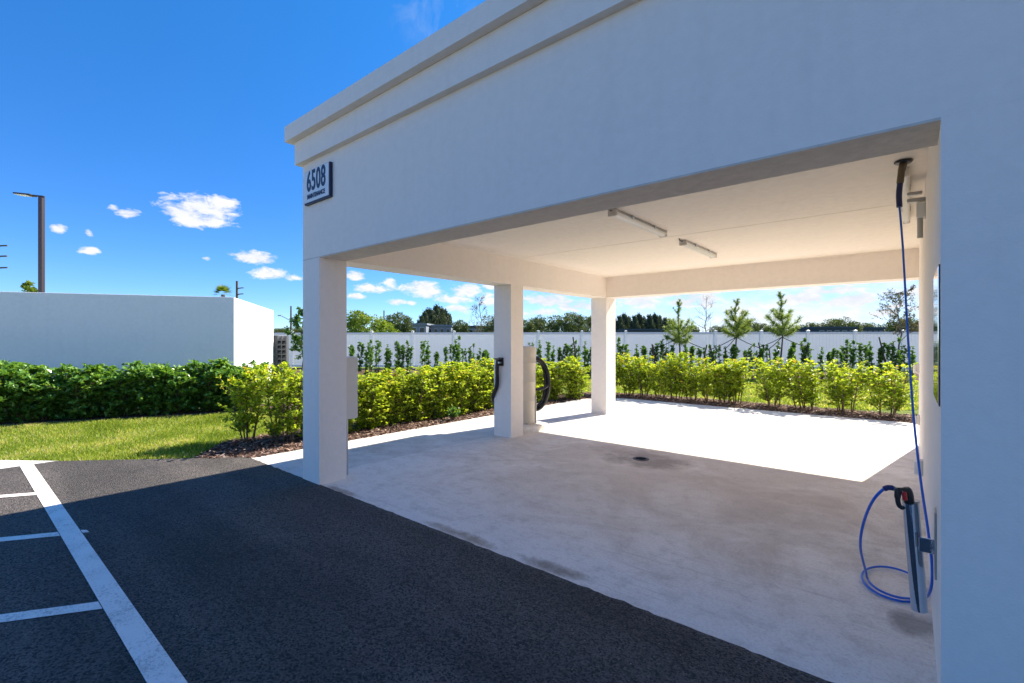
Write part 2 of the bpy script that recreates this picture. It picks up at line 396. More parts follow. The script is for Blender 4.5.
# bed below the dark hedge and below the back planting
HP = Vector((-13.1, 0.65)); HT = Vector((0.408, 0.913)).normalized(); HN = Vector((-HT.y, HT.x))
def hp(s, o): q = HP + HT * s + HN * o; return (q.x, q.y)
hb = [hp(-6, -0.05), hp(7.5, -0.1), hp(7.5, 1.2), hp(-6, 1.2)]
sheet('hedge_bed', hb, -0.010, M['mulch'])

# fence line
FD = 26.7
def fpt(r): d = FD - 0.08 * r; return FW * d + RT * r      # point on the fence line at lateral r
f0, f1 = fpt(-32), fpt(34); FT = (f1 - f0).normalized(); FN = Vector((-FT.y, FT.x))
if FN.dot(FW) > 0: FNb = FN
else: FNb = -FN
def fo(r, off): q = fpt(r) - FNb * off; return (q.x, q.y)
bed2 = [fo(-26, 0.3), fo(30, 0.3), fo(30, 6.6), fo(14, 6.9), fo(2, 5.6), fo(-26, 5.0)]
sheet('planting_bed', bed2, -0.008, M['mulch'])

# grass
def grass(name, n, region, z, h, w, label):
    b = MB(); k = 0
    while k < n:
        x, y = region()
        if x is None: continue
        k += 1
        t = noise.noise(Vector((x * 1.3, y * 1.3, 3))) * 0.55 + 0.50
        hh = h * random.uniform(0.5, 1.2); a = random.uniform(0, 2 * PI); ww = w * random.uniform(0.6, 1.2)
        le = Vector((random.gauss(0, 0.45), random.gauss(0, 0.45), 1)) * hh
        d = Vector((math.cos(a), math.sin(a), 0)) * ww; p = Vector((x, y, z))
        tt = min(1, max(0, t + random.gauss(0, 0.27)))
        b.face([p - d, p + d, p + le * 0.6 + d * 0.7 + Vector((le.x, le.y, 0)) * 0.1, p + le], tt)
    tag(b.build(name, M['grass']), label, 'grass', kind='stuff')
def reg1():
    x = random.uniform(-15.5, -7.0); y = random.uniform(-0.8, 13)
    if y > 5 and random.random() < 0.5: return None, None
    if inpoly(x, y, mo) or inpoly(x, y, hb): return None, None
    if (Vector((x, y)) - HP).dot(HN) > 0: return None, None
    # asphalt diagonal and the walk
    if (x + 8.64) - (y - 0.97) > 0.03 * random.random() and y < 3 : return None, None
    if y < 0.99 and x > -9.35 + (y - 0.42) * 1.3: return None, None
    # thin, worn spots
    if noise.noise(Vector((x * 0.9, y * 0.9, 9))) > 0.32 and random.random() < 0.6: return None, None
    return x, y
grass('lawn_grass', 90000, reg1, -0.025, 0.055, 0.0055, 'short green and straw coloured lawn beside the asphalt')
def reg2():
    r = random.uniform(-12, 22); q = random.uniform(0, 1) ** 0.9
    p = fpt(r) - FNb * (5.0 + q * 10)
    x, y = p.x, p.y
    if y < 13.3 or inpoly(x, y, bed2) or x > 9: return None, None
    return x, y
grass('lawn_grass', 45000, reg2, -0.025, 0.075, 0.014, 'bright sunlit lawn between the yellow green shrubs and the fence')

# painted lines
def line(poly, label, group=None):
    b = MB(); b.face([(x, y, 0.008) for x, y in poly]); return tag(b.build('painted_line', M['paint']), label, 'painted line', group)
line([(-8.62, 0.60), (14, 0.60), (14, 0.722), (-8.62, 0.722)], 'long white painted line that the short stall lines run into')
labs = {-6.95: 'short stall line farthest from the camera, in the sun at the left edge', -5.36: 'middle stall line whose end pokes just past the long white line',
        -3.73: 'nearest stall line in view, in shade at the lower left', -2.12: None}
for x, lb in labs.items():
    if lb: line([(x - 0.06 - 3.12, -4.2), (x + 0.06 - 3.12, -4.2), (x + 0.06, 0.596), (x - 0.06, 0.596)], lb, 'stall lines')
b = MB()
b.face([(-5.33, 0.726, 0.008), (-5.24, 0.726, 0.008), (-5.215, 0.765, 0.008), (-5.29, 0.76, 0.008)])
tag(b.build('painted_line', M['paint']), 'tiny paint stub past the long line, opposite the middle stall line', 'painted line')

# ------------------------------------------------------------------ carport
CX0, CX1 = -5.36, -4.99          # left column row
YF, YFb = 2.643, 2.975
WX = 0.096
XR = 3.4
YB0, YB = 9.09, 9.50
ZS, ZC, ZT = 2.51, 2.94, 4.045
cp = thing('carport', 'white stucco carport with three square columns, flat roof and stepped cornice', 'carport', (CX0, YF, 0))
off = Vector((-CX0, -YF, 0))
def cpart(name, boxes, mat, label=None):
    b = MB()
    for q in boxes: b.box(q[0] + off.x, q[1] + off.x, q[2] + off.y, q[3] + off.y, q[4], q[5])
    o = b.build(name, mat, cp)
    if label: o['label'] = label
    return o
cpart('column', [(CX0, CX1, YF, YFb, -0.02, ZS)], M['stucco'])
cpart('column', [(CX0, CX1, 5.92, 6.24, -0.02, ZS)], M['stucco'])
cpart('column', [(CX0, CX1, YB0, YB, -0.02, ZS)], M['stucco'])
# beams: front face butts columns; soffit of the front beam is its own rougher strip
cpart('front_beam', [(CX0, XR, YF, YFb, ZS + 0.012, 3.99)], M['stucco'])
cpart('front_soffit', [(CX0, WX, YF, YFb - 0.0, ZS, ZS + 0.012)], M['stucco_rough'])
cpart('side_beam', [(CX0, CX1, YFb, YB0, ZS, 3.99)], M['stucco'])
cpart('back_beam', [(CX0, XR, YB0, YB, ZS, 3.99)], M['stucco'])
cpart('side_wall', [(WX, XR, YF, YFb, -0.02, ZS + 0.0115), (WX, XR, YB0, YB, -0.02, ZS), (WX, WX + 0.25, YFb, YB0, -0.02, ZC), (XR - 0.2, XR, YFb, YB0, -0.02, 3.99)], M['stucco'])
cpart('ceiling', [(CX1, WX, YFb, 6.034, ZC, ZC + 0.06), (CX1, WX, 6.046, YB0, ZC, ZC + 0.06)], M['ceiling'])
cpart('ceiling_joint', [(CX1, WX, 6.034, 6.046, ZC + 0.004, ZC + 0.05)], M['seam'])
cpart('roof', [(CX1, XR - 0.2, YFb, YB0, ZC + 0.08, 3.30)], M['stucco'])
def ring(e, z0, z1, mat, name):
    # band standing proud of the walls on all four sides
    a, c, d, f = CX0 - e, XR + e, YF - e, YB + e
    w = e + 0.12
    cpart(name, [(a, c, d, d + w, z0, z1), (a, c, f - w, f, z0, z1), (a, a + w, d + w, f - w, z0, z1), (c - w, c, d + w, f - w, z0, z1)], mat)
ring(0.065, 3.61, 3.868, M['stucco'], 'lower_cornice')
ring(0.145, 3.87, ZT, M['stucco'], 'upper_cornice')
# low base trim drip edge of the mid column pad
b = MB()
pp = [(-5.36, 6.243), (-4.985, 6.243), (-4.965, 6.5), (-4.975, 6.8), (-5.02, 7.0), (-5.22, 7.03), (-5.37, 7.0)]
pp = [Vector(p) for p in pp]
n = len(pp)
cen = sum(pp, Vector((0, 0))) / n
lo = [(p.x, p.y, -0.01) for p in pp]; mi = [((p - cen) * 0.99 + cen) for p in pp]; hi = [((p - cen) * 0.93 + cen) for p in pp]
vs = lo + [(p.x, p.y, 0.085) for p in mi] + [(p.x, p.y, 0.105) for p in hi]
fs = [(i, (i + 1) % n, (i + 1) % n + n, i + n) for i in range(n)] + [(i + n, (i + 1) % n + n, (i + 1) % n + 2 * n, i + 2 * n) for i in range(n)] + [tuple(range(2 * n, 3 * n))]
b.mesh(vs, fs); tag(b.build('vacuum_pad', M['slab']), 'low rough concrete pad behind the middle column carrying the vacuum', 'pad')

# floor drain
t = thing('floor_drain', 'small round metal floor drain in the dark stain on the concrete', 'drain', (-2.78, 6.01, 0.0))
b = MB(); b.lathe([(0.0, 0.004), (0.075, 0.004), (0.085, 0.006), (0.105, 0.006), (0.108, 0.0)], n=28); b.build('rim', M['drain'], t)
for k in range(5):
    w_ = math.sqrt(0.07 ** 2 - (0.026 * (k - 2)) ** 2); b = MB(); b.box(-w_, w_, 0.026 * (k - 2) - 0.006, 0.026 * (k - 2) + 0.006, 0.0045, 0.008); b.build('slot', M['webbing'], t)
# sign
def textmesh(txt, size, sx, mat, parent, loc, rot, name, ext=0.002, offs=0.0, sp=1.0):
    cu = bpy.data.curves.new(name, 'FONT'); cu.body = txt; cu.size = size; cu.extrude = ext; cu.offset = offs; cu.space_character = sp
    cu.align_x = 'CENTER'; cu.align_y = 'CENTER'
    o = bpy.data.objects.new(name + '_src', cu); col.objects.link(o)
    dg = bpy.context.evaluated_depsgraph_get(); me = bpy.data.meshes.new_from_object(o.evaluated_get(dg))
    bpy.data.objects.remove(o); me.materials.clear(); me.materials.append(mat)
    t = bpy.data.objects.new(name, me); col.objects.link(t); t.parent = parent; t.location = loc; t.rotation_euler = rot; t.scale = (sx, 1, 1)
    return t
sg = thing('address_sign', 'white address sign with navy edge reading 6508 MAINTENANCE on the facade corner', 'sign', (-4.98, 2.643, 3.305))
b = MB(); b.box(-0.275, 0.275, -0.034, 0.0, -0.185, 0.185); b.build('backing', M['navy'], sg)
b = MB(); b.box(-0.262, 0.262, -0.042, -0.035, -0.168, 0.178); b.build('face', M['signw'], sg)
textmesh('6508', 0.31, 0.62, M['navy'], sg, (0.0, -0.044, 0.048), (R(90), 0, 0), 'house_number', 0.002, 0.006, 1.08)
textmesh('MAINTENANCE', 0.068, 0.80, M['navy'], sg, (0.0, -0.044, -0.112), (R(90), 0, 0), 'lettering', 0.002, 0.002)

# strip lights on the ceiling
def striplight(x, y0, y1, label, w=1.0):
    L = y1 - y0
    t = thing('strip_light', label, 'ceiling light', (x, y0, ZC), 0, 'strip lights under the carport roof')
    b = MB(); b.box(-0.05, 0.05, 0.02, L - 0.02, -0.045, 0.0, bev=0.006); b.build('housing', M['alu'], t)
    b = MB()
    prof = [(-0.058, -0.045), (-0.055, -0.07), (-0.038, -0.092), (0.0, -0.10), (0.038, -0.092), (0.055, -0.07), (0.058, -0.045)]
    vs = [(p[0], y, p[1]) for y in (0.03, L - 0.03) for p in prof]; k = len(prof)
    b.mesh(vs, [(i, i + 1, i + 1 + k, i + k) for i in range(k - 1)], 0.5, True); b.build('diffuser', M['whitep'], t)
    for y in (0.0, L - 0.03):
        b = MB(); b.box(-0.062, 0.062, y, y + 0.03, -0.105, -0.002, bev=0.008); b.build('end_cap', M['cream'], t)
    for q in (0.28, 0.72):
        b = MB(); b.box(-0.068, -0.058, L * q - 0.02, L * q + 0.02, -0.06, -0.01); b.build('clip', M['steel'], t)
        b = MB(); b.box(0.058, 0.068, L * q - 0.02, L * q + 0.02, -0.06, -0.01); b.build('clip', M['steel'], t)
    b = MB(); b.tube([(0, -0.02, -0.03), (0, -0.1, -0.03), (0, -0.13, -0.0)], 0.012); b.build('cable_gland', M['blackp'], t)
    t.scale = (0.85 * w, 1, 0.68)
striplight(-2.34, 4.38, 5.70, 'white strip light in the middle of the ceiling, nearer the camera')
striplight(-2.34, 6.35, 7.65, 'white strip light in the middle of the ceiling, farther from the camera')
striplight(-0.035, 4.78, 6.75, 'strip light tight beside the right wall, behind the hose drop', 0.6)

# wall conduit bracket
t = thing('conduit_box', 'pale conduit fitting high on the right wall past the hose drop', 'conduit', (WX, 5.25, 2.62))
b = MB(); b.box(-0.06, 0.0, -0.07, 0.07, 0.0, 0.12, bev=0.006); b.build('box', M['whitep'], t)
b = MB(); b.box(-0.12, 0.0, -0.03, 0.03, 0.14, 0.17, bev=0.004); b.box(-0.12, -0.02, -0.03, 0.03, 0.20, 0.225, bev=0.004); b.build('bracket', M['alu'], t)
b = MB(); b.tube([(-0.035, 0, 0.0), (-0.035, 0, -0.16), (-0.035, 0, -0.165)], 0.02); b.build('stub_pipe', M['alu'], t)

# metal panel on right wall
t = thing('wall_panel', 'polished framed panel on the right wall near the opening', 'panel', (WX, 2.94, 1.62))
b = MB(); b.box(-0.005, 0.0, -0.25, 0.25, -0.30, 0.30); b.build('frame', M['blackp'], t)
b = MB(); b.box(-0.008, -0.0052, -0.242, 0.242, -0.292, 0.292); b.build('panel_face', M['mirror'], t)

# small outlets
def outlet(y, z, label, s=1.0):
    t = thing('wall_outlet', label, 'outlet', (WX, y, z), 0, 'outlets on the right wall')
    b = MB(); b.box(-0.03, 0, -0.06 * s, 0.06 * s, -0.075 * s, 0.075 * s, bev=0.004); b.build('box', M['cream'], t)
    b = MB(); b.box(-0.07, -0.03, -0.05 * s, 0.05 * s, -0.07 * s, 0.06 * s, bev=0.008); b.build('cover', M['whitep'], t)
outlet(6.25, 0.33, 'pale outlet box low on the right wall, nearest of three')
outlet(8.2, 0.55, 'small outlet box on the right wall, middle of three', 0.8)
outlet(8.9, 1.19, 'small outlet box highest on the right wall near its back end', 0.9)

# ceiling hose drop
def pz(px, y, d): q = at(px, d); return Vector((q.x, q.y, hz(y, d)))
top = Vector((-0.045, 4.6, ZC))
t = thing('air_hose', 'long blue hose hanging from the ceiling and coiled on the floor', 'hose', (0, 0, 0))
b = MB(); b.lathe([(0.0, 0.0), (0.052, 0.0), (0.058, -0.008), (0.05, -0.018), (0.028, -0.02), (0.0, -0.02)], tuple(pz(903.5, 161, 3.55)[:2]) + (ZC - 0.001,), 24); b.build('ceiling_grommet', M['blackp'], t)
g0 = pz(903.5, 161, 3.55); g0.z = ZC - 0.01
p1 = pz(901.5, 172, 3.53); p2 = pz(900, 184, 3.52)
b = MB(); b.tube(spline([g0, p1, p2], 6), [0.024] * 6 + [0.022] * 6 + [0.018]); b.build('swivel', M['brass'], t)
p3 = pz(899.5, 207, 3.5)
b = MB(); b.tube(spline([p2, pz(899, 195, 3.51), p3], 6), 0.019, 10); b.build('sleeve', M['bluesleeve'], t)
fl = 0.011
coil = []
cc = Vector((-0.075, 3.98))
for a in range(0, 500, 25):
    rr = 0.165 + 0.02 * math.sin(R(a * 0.7)); k = a / 500
    coil.append(Vector((cc.x + rr * math.cos(R(-60 - a)) * 0.95, cc.y - 0.03 * k + rr * 1.45 * math.sin(R(-60 - a)), fl + 0.018 * k)))
main = [p3, pz(903, 250, 3.45), pz(907.5, 330, 3.35), pz(913, 410, 3.15), pz(920, 475, 2.9), pz(928, 530, 2.72), pz(932, 565, 2.62), pz(931, 588, 2.62), pz(925, 598, 2.75)]
endp = [pz(866, 572, 3.0), pz(860.5, 548, 2.75), pz(863, 525, 2.6), pz(872, 502, 2.48), pz(884, 489, 2.42), pz(893, 488, 2.40), pz(899, 492, 2.40)]
b = MB(); b.tube(spline(main + coil + endp, 8), 0.0070, 10); b.build('hose', M['bluehose'], t)
b = MB(); b.tube(spline([pz(884, 489, 2.42), pz(888, 487.6, 2.41), pz(893, 488, 2.40)], 5), 0.013, 10); b.build('strain_relief', M['bluesleeve'], t)
b = MB(); b.tube([pz(893, 488, 2.40), pz(900, 491.5, 2.40)], 0.0115, 10); b.build('fitting', M['alu'], t)
# gun
t = thing('air_gun', 'black and red trigger gun resting in the top of the steel tube', 'air gun', (0, 0, 0))
gtop = pz(906, 487.5, 2.40); gbot = pz(909, 503, 2.40)
b = MB(); b.tube(spline([gtop, (gtop + gbot) / 2 + Vector((0.004, 0, 0)), gbot], 4), [0.014, 0.019, 0.021, 0.021, 0.021, 0.021, 0.022, 0.022, 0.022]); b.build('grip', M['blackp'], t)
b = MB(); b.tube(spline([pz(898, 489, 2.39), pz(897.5, 497, 2.39), pz(898.5, 504, 2.39), pz(901.5, 508, 2.39), pz(904, 507, 2.39)], 4), [0.014] * 5 + [0.011] * 6 + [0.009] * 6); b.build('trigger_guard', M['blackp'], t)
b = MB(); b.tube([pz(898, 489.5, 2.39), pz(906, 489.5, 2.39)], 0.010); b.build('hook', M['blackp'], t)
b = MB(); b.tube([pz(900, 492, 2.385), pz(903, 493.5, 2.385)], 0.012); b.build('coupler', M['steel'], t)
b = MB(); b.tube([pz(904, 492, 2.372), pz(905, 500, 2.372)], 0.0105); b.build('red_insert', M['red'], t)
# steel tube holder with bracket and wall plate
t = thing('tube_holder', 'slanted stainless tube holster bracketed to the right wall', 'holder', (WX, 3.1, 0.6))
o3 = Vector((WX, 3.1, 0.6))
a0 = pz(910.5, 501, 2.42) - o3; a1 = pz(919.5, 610, 2.40) - o3
b = MB(); b.tube([a0, a1], 0.034, 28, caps=False); b.tube([a0, a1], 0.030, 28, caps=False); b.build('tube', M['steel'], t)
b = MB(); dd = (a0 - a1).normalized(); b.tube([a0 - dd * 0.001, a0 + dd * 0.006], 0.037, 28); b.build('rim', M['alu'], t)
b = MB(); b.tube([a1 + dd * 0.012, a1 + dd * 0.004], 0.033, 28); b.build('bottom_cap', M['blackp'], t)
b = MB(); b.box(-0.065, 0.0, -0.006, 0.006, -0.045, 0.025, bev=0.002); b.build('bracket', M['steel'], t)
b = MB(); b.box(-0.008, 0.0, -0.055, 0.055, -0.15, 0.17, bev=0.002); b.build('wall_plate', M['alu'], t)

# nozzle bracket and hose end on mid column
t = thing('nozzle_hook', 'black nozzle hook with short hose on the middle column front', 'hose hook', (-5.20, 5.92, 1.24))
b = MB(); b.box(-0.055, 0.055, -0.02, 0.0, -0.07, 0.07, bev=0.006); b.box(-0.055, 0.055, -0.12, -0.02, 0.035, 0.06, bev=0.006); b.build('bracket', M['blackp'], t)
b = MB(); b.tube([(0.028, -0.05, -0.01), (0.028, -0.1, -0.01)], 0.018); b.build('latch', M['alu'], t)
b = MB(); b.tube(spline([(-0.02, -0.06, 0.03), (-0.035, -0.065, -0.1), (-0.04, -0.055, -0.28), (-0.07, -0.04, -0.42), (-0.14, -0.03, -0.54), (-0.19, 0.0, -0.62), (-0.20, 0.08, -0.72), (-0.19, 0.2, -0.70)], 8), [0.033] * 56 + [0.030]); b.build('hose_end', M['black'], t)

# vacuum
vx, vy = -5.285, 6.72
t = thing('vacuum_station', 'beige cylindrical vacuum with thick black hose coiled on its side', 'vacuum', (vx, vy, 0.105))
b = MB(); b.lathe([(0.0, 0.0), (0.150, 0.0), (0.152, 0.02), (0.150, 0.40), (0.153, 0.405), (0.153, 0.415), (0.150, 0.42), (0.152, 0.74), (0.157, 0.745), (0.157, 0.755), (0.154, 0.76), (0.158, 1.08), (0.164, 1.085), (0.164, 1.095), (0.160, 1.1), (0.160, 1.20)], n=40); b.build('canister', M['beige'], t)
b = MB(); b.lathe([(0.163, 1.198), (0.168, 1.205), (0.168, 1.345), (0.160, 1.365), (0.12, 1.385), (0.0, 1.392)], n=40); b.build('lid', M['beige'], t)
for k in range(4):
    b = MB(); b.box(-0.016, 0.016, -0.016, 0.016, 0.0, 0.03, M=Matrix.Rotation(k * PI / 2 + 0.6, 4, 'Z') @ Matrix.Translation((0.158, 0, 0))); b.build('anchor_bolt', M['alu'], t)
# side hanger and thin drain pipe
b = MB(); b.box(-0.02, 0.02, 0.15, 0.30, 1.10, 1.13); b.box(-0.02, 0.02, 0.28, 0.30, 1.13, 1.19); b.build('hanger', M['alu'], t)
b = MB(); b.tube([(0.15, 0.06, 0.02), (0.15, 0.06, 0.5)], 0.012); b.build('drain_pipe', M['alu'], t)
# coil in a plane facing sideways
hc = []
for a in range(0, 360 * 3 + 70, 12):
    k = a / 1080
    rh = 0.225 + 0.020 * math.sin(k * 9 + 1); rz_ = 0.455 + 0.035 * math.sin(k * 7)
    h = 0.155 + rh * math.sin(R(a)) + 0.012 * math.sin(k * 11); dpt = 0.20 + 0.10 * k - 0.05 + 0.03 * math.sin(R(a))
    hc.append((RT.x * h + FW.x * dpt, RT.y * h + FW.y * dpt, 0.70 + rz_ * math.cos(R(a))))
b = MB(); b.tube(hc, 0.031, 12); b.build('hose_coil', M['black'], t)
b = MB(); b.tube(spline([(0.06, 0.10, 0.60), (0.13, 0.17, 0.60), (0.19, 0.26, 0.62), (0.22, 0.33, 0.66)], 6), 0.024, 10); b.build('hose_inlet', M['black'], t)

# utility box behind front column
t = thing('utility_box', 'tall pale electrical box mounted behind the front column', 'electrical box', (-5.05, YFb, 1.04))
b = MB(); b.box(-0.20, 0.03, 0.0, 0.16, -0.365, 0.365, bev=0.006); b.build('cabinet', M['cream'], t)
b = MB(); b.box(-0.19, 0.02, 0.161, 0.172, -0.355, 0.355, bev=0.004); b.build('door', M['cream'], t)
b = MB(); b.tube([(-0.08, 0.08, -0.365), (-0.08, 0.08, -0.7), (-0.08, 0.08, -1.05)], 0.02); b.build('conduit', M['alu'], t)

# ------------------------------------------------------------------ shrubs
def leaf(b, p, d, L, W, tint, curl=0.15, roll=None):
    d = d.normalized()
    up = Vector((random.gauss(0, 0.5), random.gauss(0, 0.5), 1)); s = d.cross(up)
    if s.length < 1e-3: s = Vector((1, 0, 0))
    s.normalize(); n = s.cross(d)
    m = p + d * L * 0.55 - n * L * curl * 0.0; tip = p + d * L - n * L * curl
    e = n * (W * 0.35)
    b.mesh([p, p + d * L * 0.30 + s * W * 0.36 + e * .5, p + d * L * 0.72 + s * W * 0.5 + e * .4 - n * L * curl * .4, tip, p + d * L * 0.72 - s * W * 0.5 + e * .4 - n * L * curl * .4, p + d * L * 0.30 - s * W * 0.36 + e * .5],
           [(0, 1, 2, 3), (0, 3, 4, 5)], tint, False)

def shrub_mesh(seed, H, Wd, nst, ntw, nlf, L, W, tcol, zlow=0.25, fill=0.0, spread=0.45, vert=0.9):
    random.seed(seed)
    fo_, st = MB(), MB()
    for i in range(nst):
        a = 2 * PI * (i + random.random() * 0.7) / nst; rr = Wd * 0.5 * random.uniform(0.2, 0.8)
        base = Vector((math.cos(a), math.sin(a), 0)) * random.uniform(0.02, 0.16) * min(1, Wd)
        h = H * random.uniform(0.72, 1.0)
        tipp = Vector((math.cos(a) * rr, math.sin(a) * rr, h))
        P = []
        for k in range(7):
            t = k / 6
            q = base.lerp(tipp, t); q.x = base.x + (tipp.x - base.x) * t ** 0.8 + random.gauss(0, 0.012); q.y = base.y + (tipp.y - base.y) * t ** 0.8 + random.gauss(0, 0.012)
            P.append(q)
        P[0] = base - Vector((0, 0, 0.04))
        st.tube(P, [0.013 * (1 - 0.75 * k / 6) for k in range(7)], 5)
        for j in range(ntw):
            t = random.uniform(zlow, 1.0); k = min(5, int(t * 6)); q = P[k].lerp(P[k + 1], t * 6 - k)
            az = random.uniform(0, 2 * PI)
            d = Vector((math.cos(az), math.sin(az), random.uniform(0.2, 1.3) * vert)).normalized()
            bulge = math.sin(PI * min(1, max(0.12, (q.z / H - 0.05)))) ** 0.5
            ln = Wd * spread * random.uniform(0.35, 1.0) * (0.5 + 0.6 * bulge) * (0.55 if t > 0.9 else 1)
            e = q + d * ln; e.z = min(e.z, H * random.uniform(0.97, 1.04))
            st.tube([q, (q + e) / 2 + Vector((0, 0, 0.01)), e], [0.005, 0.004, 0.002], 3, caps=False)
            tb = random.gauss(0, 0.10)
            for m in range(nlf):
                u = random.uniform(0.15, 1.0) if nlf > 5 else random.uniform(0.1, 1)
                p = q.lerp(e, u)
                dd = (d * 0.6 + Vector((random.gauss(0, 1), random.gauss(0, 1), random.gauss(0.25, 0.6))).normalized())
                sc = random.uniform(0.7, 1.15)
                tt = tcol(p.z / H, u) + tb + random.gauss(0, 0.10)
                leaf(fo_, p, dd, L * sc, W * sc, min(1, max(0, tt)))
    return fo_, st

fsh = []
for s in range(4):
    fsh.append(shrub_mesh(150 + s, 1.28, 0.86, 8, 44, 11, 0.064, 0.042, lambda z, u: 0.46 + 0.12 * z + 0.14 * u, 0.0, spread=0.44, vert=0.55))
ysh = []
for s in range(6):
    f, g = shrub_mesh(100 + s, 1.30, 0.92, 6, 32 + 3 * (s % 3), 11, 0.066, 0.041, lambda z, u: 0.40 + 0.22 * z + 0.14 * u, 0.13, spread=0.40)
    ysh.append((f, g))
protos = []
def shrub_obj(name, fm, gm, loc, rz, sc, label, cat, group, lm, cache={}):
    key = (id(fm))
    if key not in cache:
        t = thing(name, label, cat, (*loc, -0.02), rz, group)
        fm.build('foliage', lm, t); gm.build('stem', M['bark'], t)
        cache[key] = t
    else:
        t = copy_tree(cache[key]); t.location = (*loc, -0.02); t.rotation_euler = (0, 0, rz)
        t['label'] = label; t['category'] = cat
        if group: t['group'] = group
        elif 'group' in t: del t['group']
    t.scale = sc; t.rotation_euler = (random.uniform(-.05, .05), random.uniform(-.05, .05), rz)
    return t
random.seed(11)
k = 0
# two young ones nearest the asphalt
shrub_obj('shrub', *ysh[0], (-8.04, 3.07), 0.4, (0.98, 0.98, 0.95), 'yellow green shrub standing alone at the edge of the lawn, nearest the parking lines', 'shrub', None, M['leaf_yel'])
shrub_obj('shrub', *ysh[1], (-7.58, 3.45), 2.1, (1.0, 1.0, 0.97), 'second yellow green shrub from the lawn, beside the front column', 'shrub', None, M['leaf_yel'])
y = 3.95
while y < 11.4:
    k += 1
    xx = -7.62 + random.uniform(-0.08, 0.08)
    if y > 10.2: xx += (y - 10.2) * 0.45
    s = random.uniform(0.94, 1.06)
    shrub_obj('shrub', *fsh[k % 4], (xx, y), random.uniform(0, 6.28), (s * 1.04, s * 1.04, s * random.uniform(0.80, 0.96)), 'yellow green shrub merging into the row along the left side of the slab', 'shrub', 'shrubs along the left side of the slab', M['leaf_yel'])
    y += random.uniform(0.46, 0.56)
bx = [-6.8, -6.3, -5.8, -5.35, -4.9, -4.45, -4.05, -3.65]
for x in bx:
    k += 1
    s = random.uniform(0.95, 1.07)
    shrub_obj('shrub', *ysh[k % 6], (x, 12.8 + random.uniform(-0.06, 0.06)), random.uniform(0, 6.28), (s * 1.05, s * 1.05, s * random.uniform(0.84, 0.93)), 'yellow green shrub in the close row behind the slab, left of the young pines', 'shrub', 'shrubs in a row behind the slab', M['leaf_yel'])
singles = [(-3.0, 'slim yellow green shrub behind the slab, just left of the gap below the first pine'), (-2.28, 'sparse shrub with orange tinged leaves behind the slab'), (-1.50, 'shrub behind the slab standing free with lawn on both sides of its stems'),
           (-0.72, 'shrub behind the slab below the third young pine'), (0.02, 'rightmost yellow green shrub behind the slab, beside the hanging hose')]
# lateral positions from the photo
sx = [at(q, 1).x / at(q, 1).y * 12.85 for q in (735, 772, 805, 845, 890)]
for (q, lb), x in zip(singles, sx):
    k += 1
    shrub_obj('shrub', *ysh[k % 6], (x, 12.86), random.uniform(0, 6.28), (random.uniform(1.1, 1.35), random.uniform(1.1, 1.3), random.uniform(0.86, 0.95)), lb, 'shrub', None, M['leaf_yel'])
for x in (0.9, 1.8, 2.7, 3.6):
    k += 1
    shrub_obj('shrub', *ysh[k % 6], (x, 12.86), random.uniform(0, 6.28), (0.9, 0.9, 0.94), 'yellow green shrub behind the slab, hidden by the right wall', 'shrub', 'shrubs behind the building', M['leaf_yel'])
# low green sprout at the mulch
f, g = shrub_mesh(331, 0.30, 0.30, 4, 9, 9, 0.05, 0.035, lambda z, u: 0.45, 0.2)
shrub_obj('low_plant', f, g, tuple(at(276, 7.6)), 0, (1, 1, 1), 'low leafy sprout in the mulch at the foot of the nearest shrubs', 'plant', None, M['leaf_yel'])
f, g = shrub_mesh(332, 0.26, 0.28, 4, 9, 9, 0.05, 0.04, lambda z, u: 0.5, 0.2)
shrub_obj('low_plant', f, g, tuple(at(453, 9.55)), 0, (1, 1, 1), 'low bluish green sprout at the foot of the shrub row near the middle column', 'plant', None, M['leaf_young'])

# dark clusia hedge
csh = []
for s in range(4):
    csh.append(shrub_mesh(200 + s, 1.13, 1.10, 9, 40, 12, 0.095, 0.064, lambda z, u: 0.30 + 0.3 * max(0, z - 0.35) + 0.12 * u + (0.4 if random.random() < 0.05 else 0), 0.0, spread=0.46, vert=0.6))
random.seed(5)
s_ = -3.4
while s_ < 4.3:
    x, y = hp(s_, 0.58 + random.uniform(-0.05, 0.05)); k += 1
    sc = random.uniform(0.95, 1.08)
    shrub_obj('hedge_shrub', *csh[k % 4], (x, y), random.uniform(0, 6.28), (sc, sc, sc * random.uniform(0.88, 0.97)), 'dark glossy leaved shrub grown into the hedge before the low white building', 'shrub', 'shrubs of the dark hedge', M['leaf_clusia'])
    s_ += 0.56

# young dark plants along the fence
yp = [shrub_mesh(300 + s, 1.42 * (1 + 0.04 * s), 0.30 + 0.04 * s, 2 + s % 2, 34 - 2 * s, 11, 0.080, 0.050, lambda z, u: 0.25 + 0.4 * u, 0.03, spread=0.42, vert=1.8) for s in range(5)]
random.seed(21)
pxs = [366, 401, 446, 471, 530, 541, 596, 608, 615, 657, 706, 758, 840, 852, 860, 898, 352, 360, 371, 376, 385, 389, 396, 408, 424, 429, 436, 452, 457, 465, 479, 484, 487, 534, 547, 553, 560, 566, 571, 577, 584, 590, 603, 620, 627, 637, 645, 652, 663, 672, 684, 692, 700, 711, 717, 727, 733, 745, 752, 765, 775, 789, 796, 803, 811, 822, 829, 835, 845, 868, 873, 880, 887, 893, 905, 912]
for i, px in enumerate(pxs):
    depth = 21.5 - 0.002 * (px - 350) * 2 + random.uniform(-0.5, 0.5)
    q = at(px, depth); hgt = random.uniform(0.84, 1.12)
    shrub_obj('young_plant', *yp[i % 5], (q.x, q.y), random.uniform(0, 6.28), (hgt, hgt, hgt), 'slim dark green young plant in the row before the white fence', 'plant', 'young plants before the fence', M['leaf_young'])
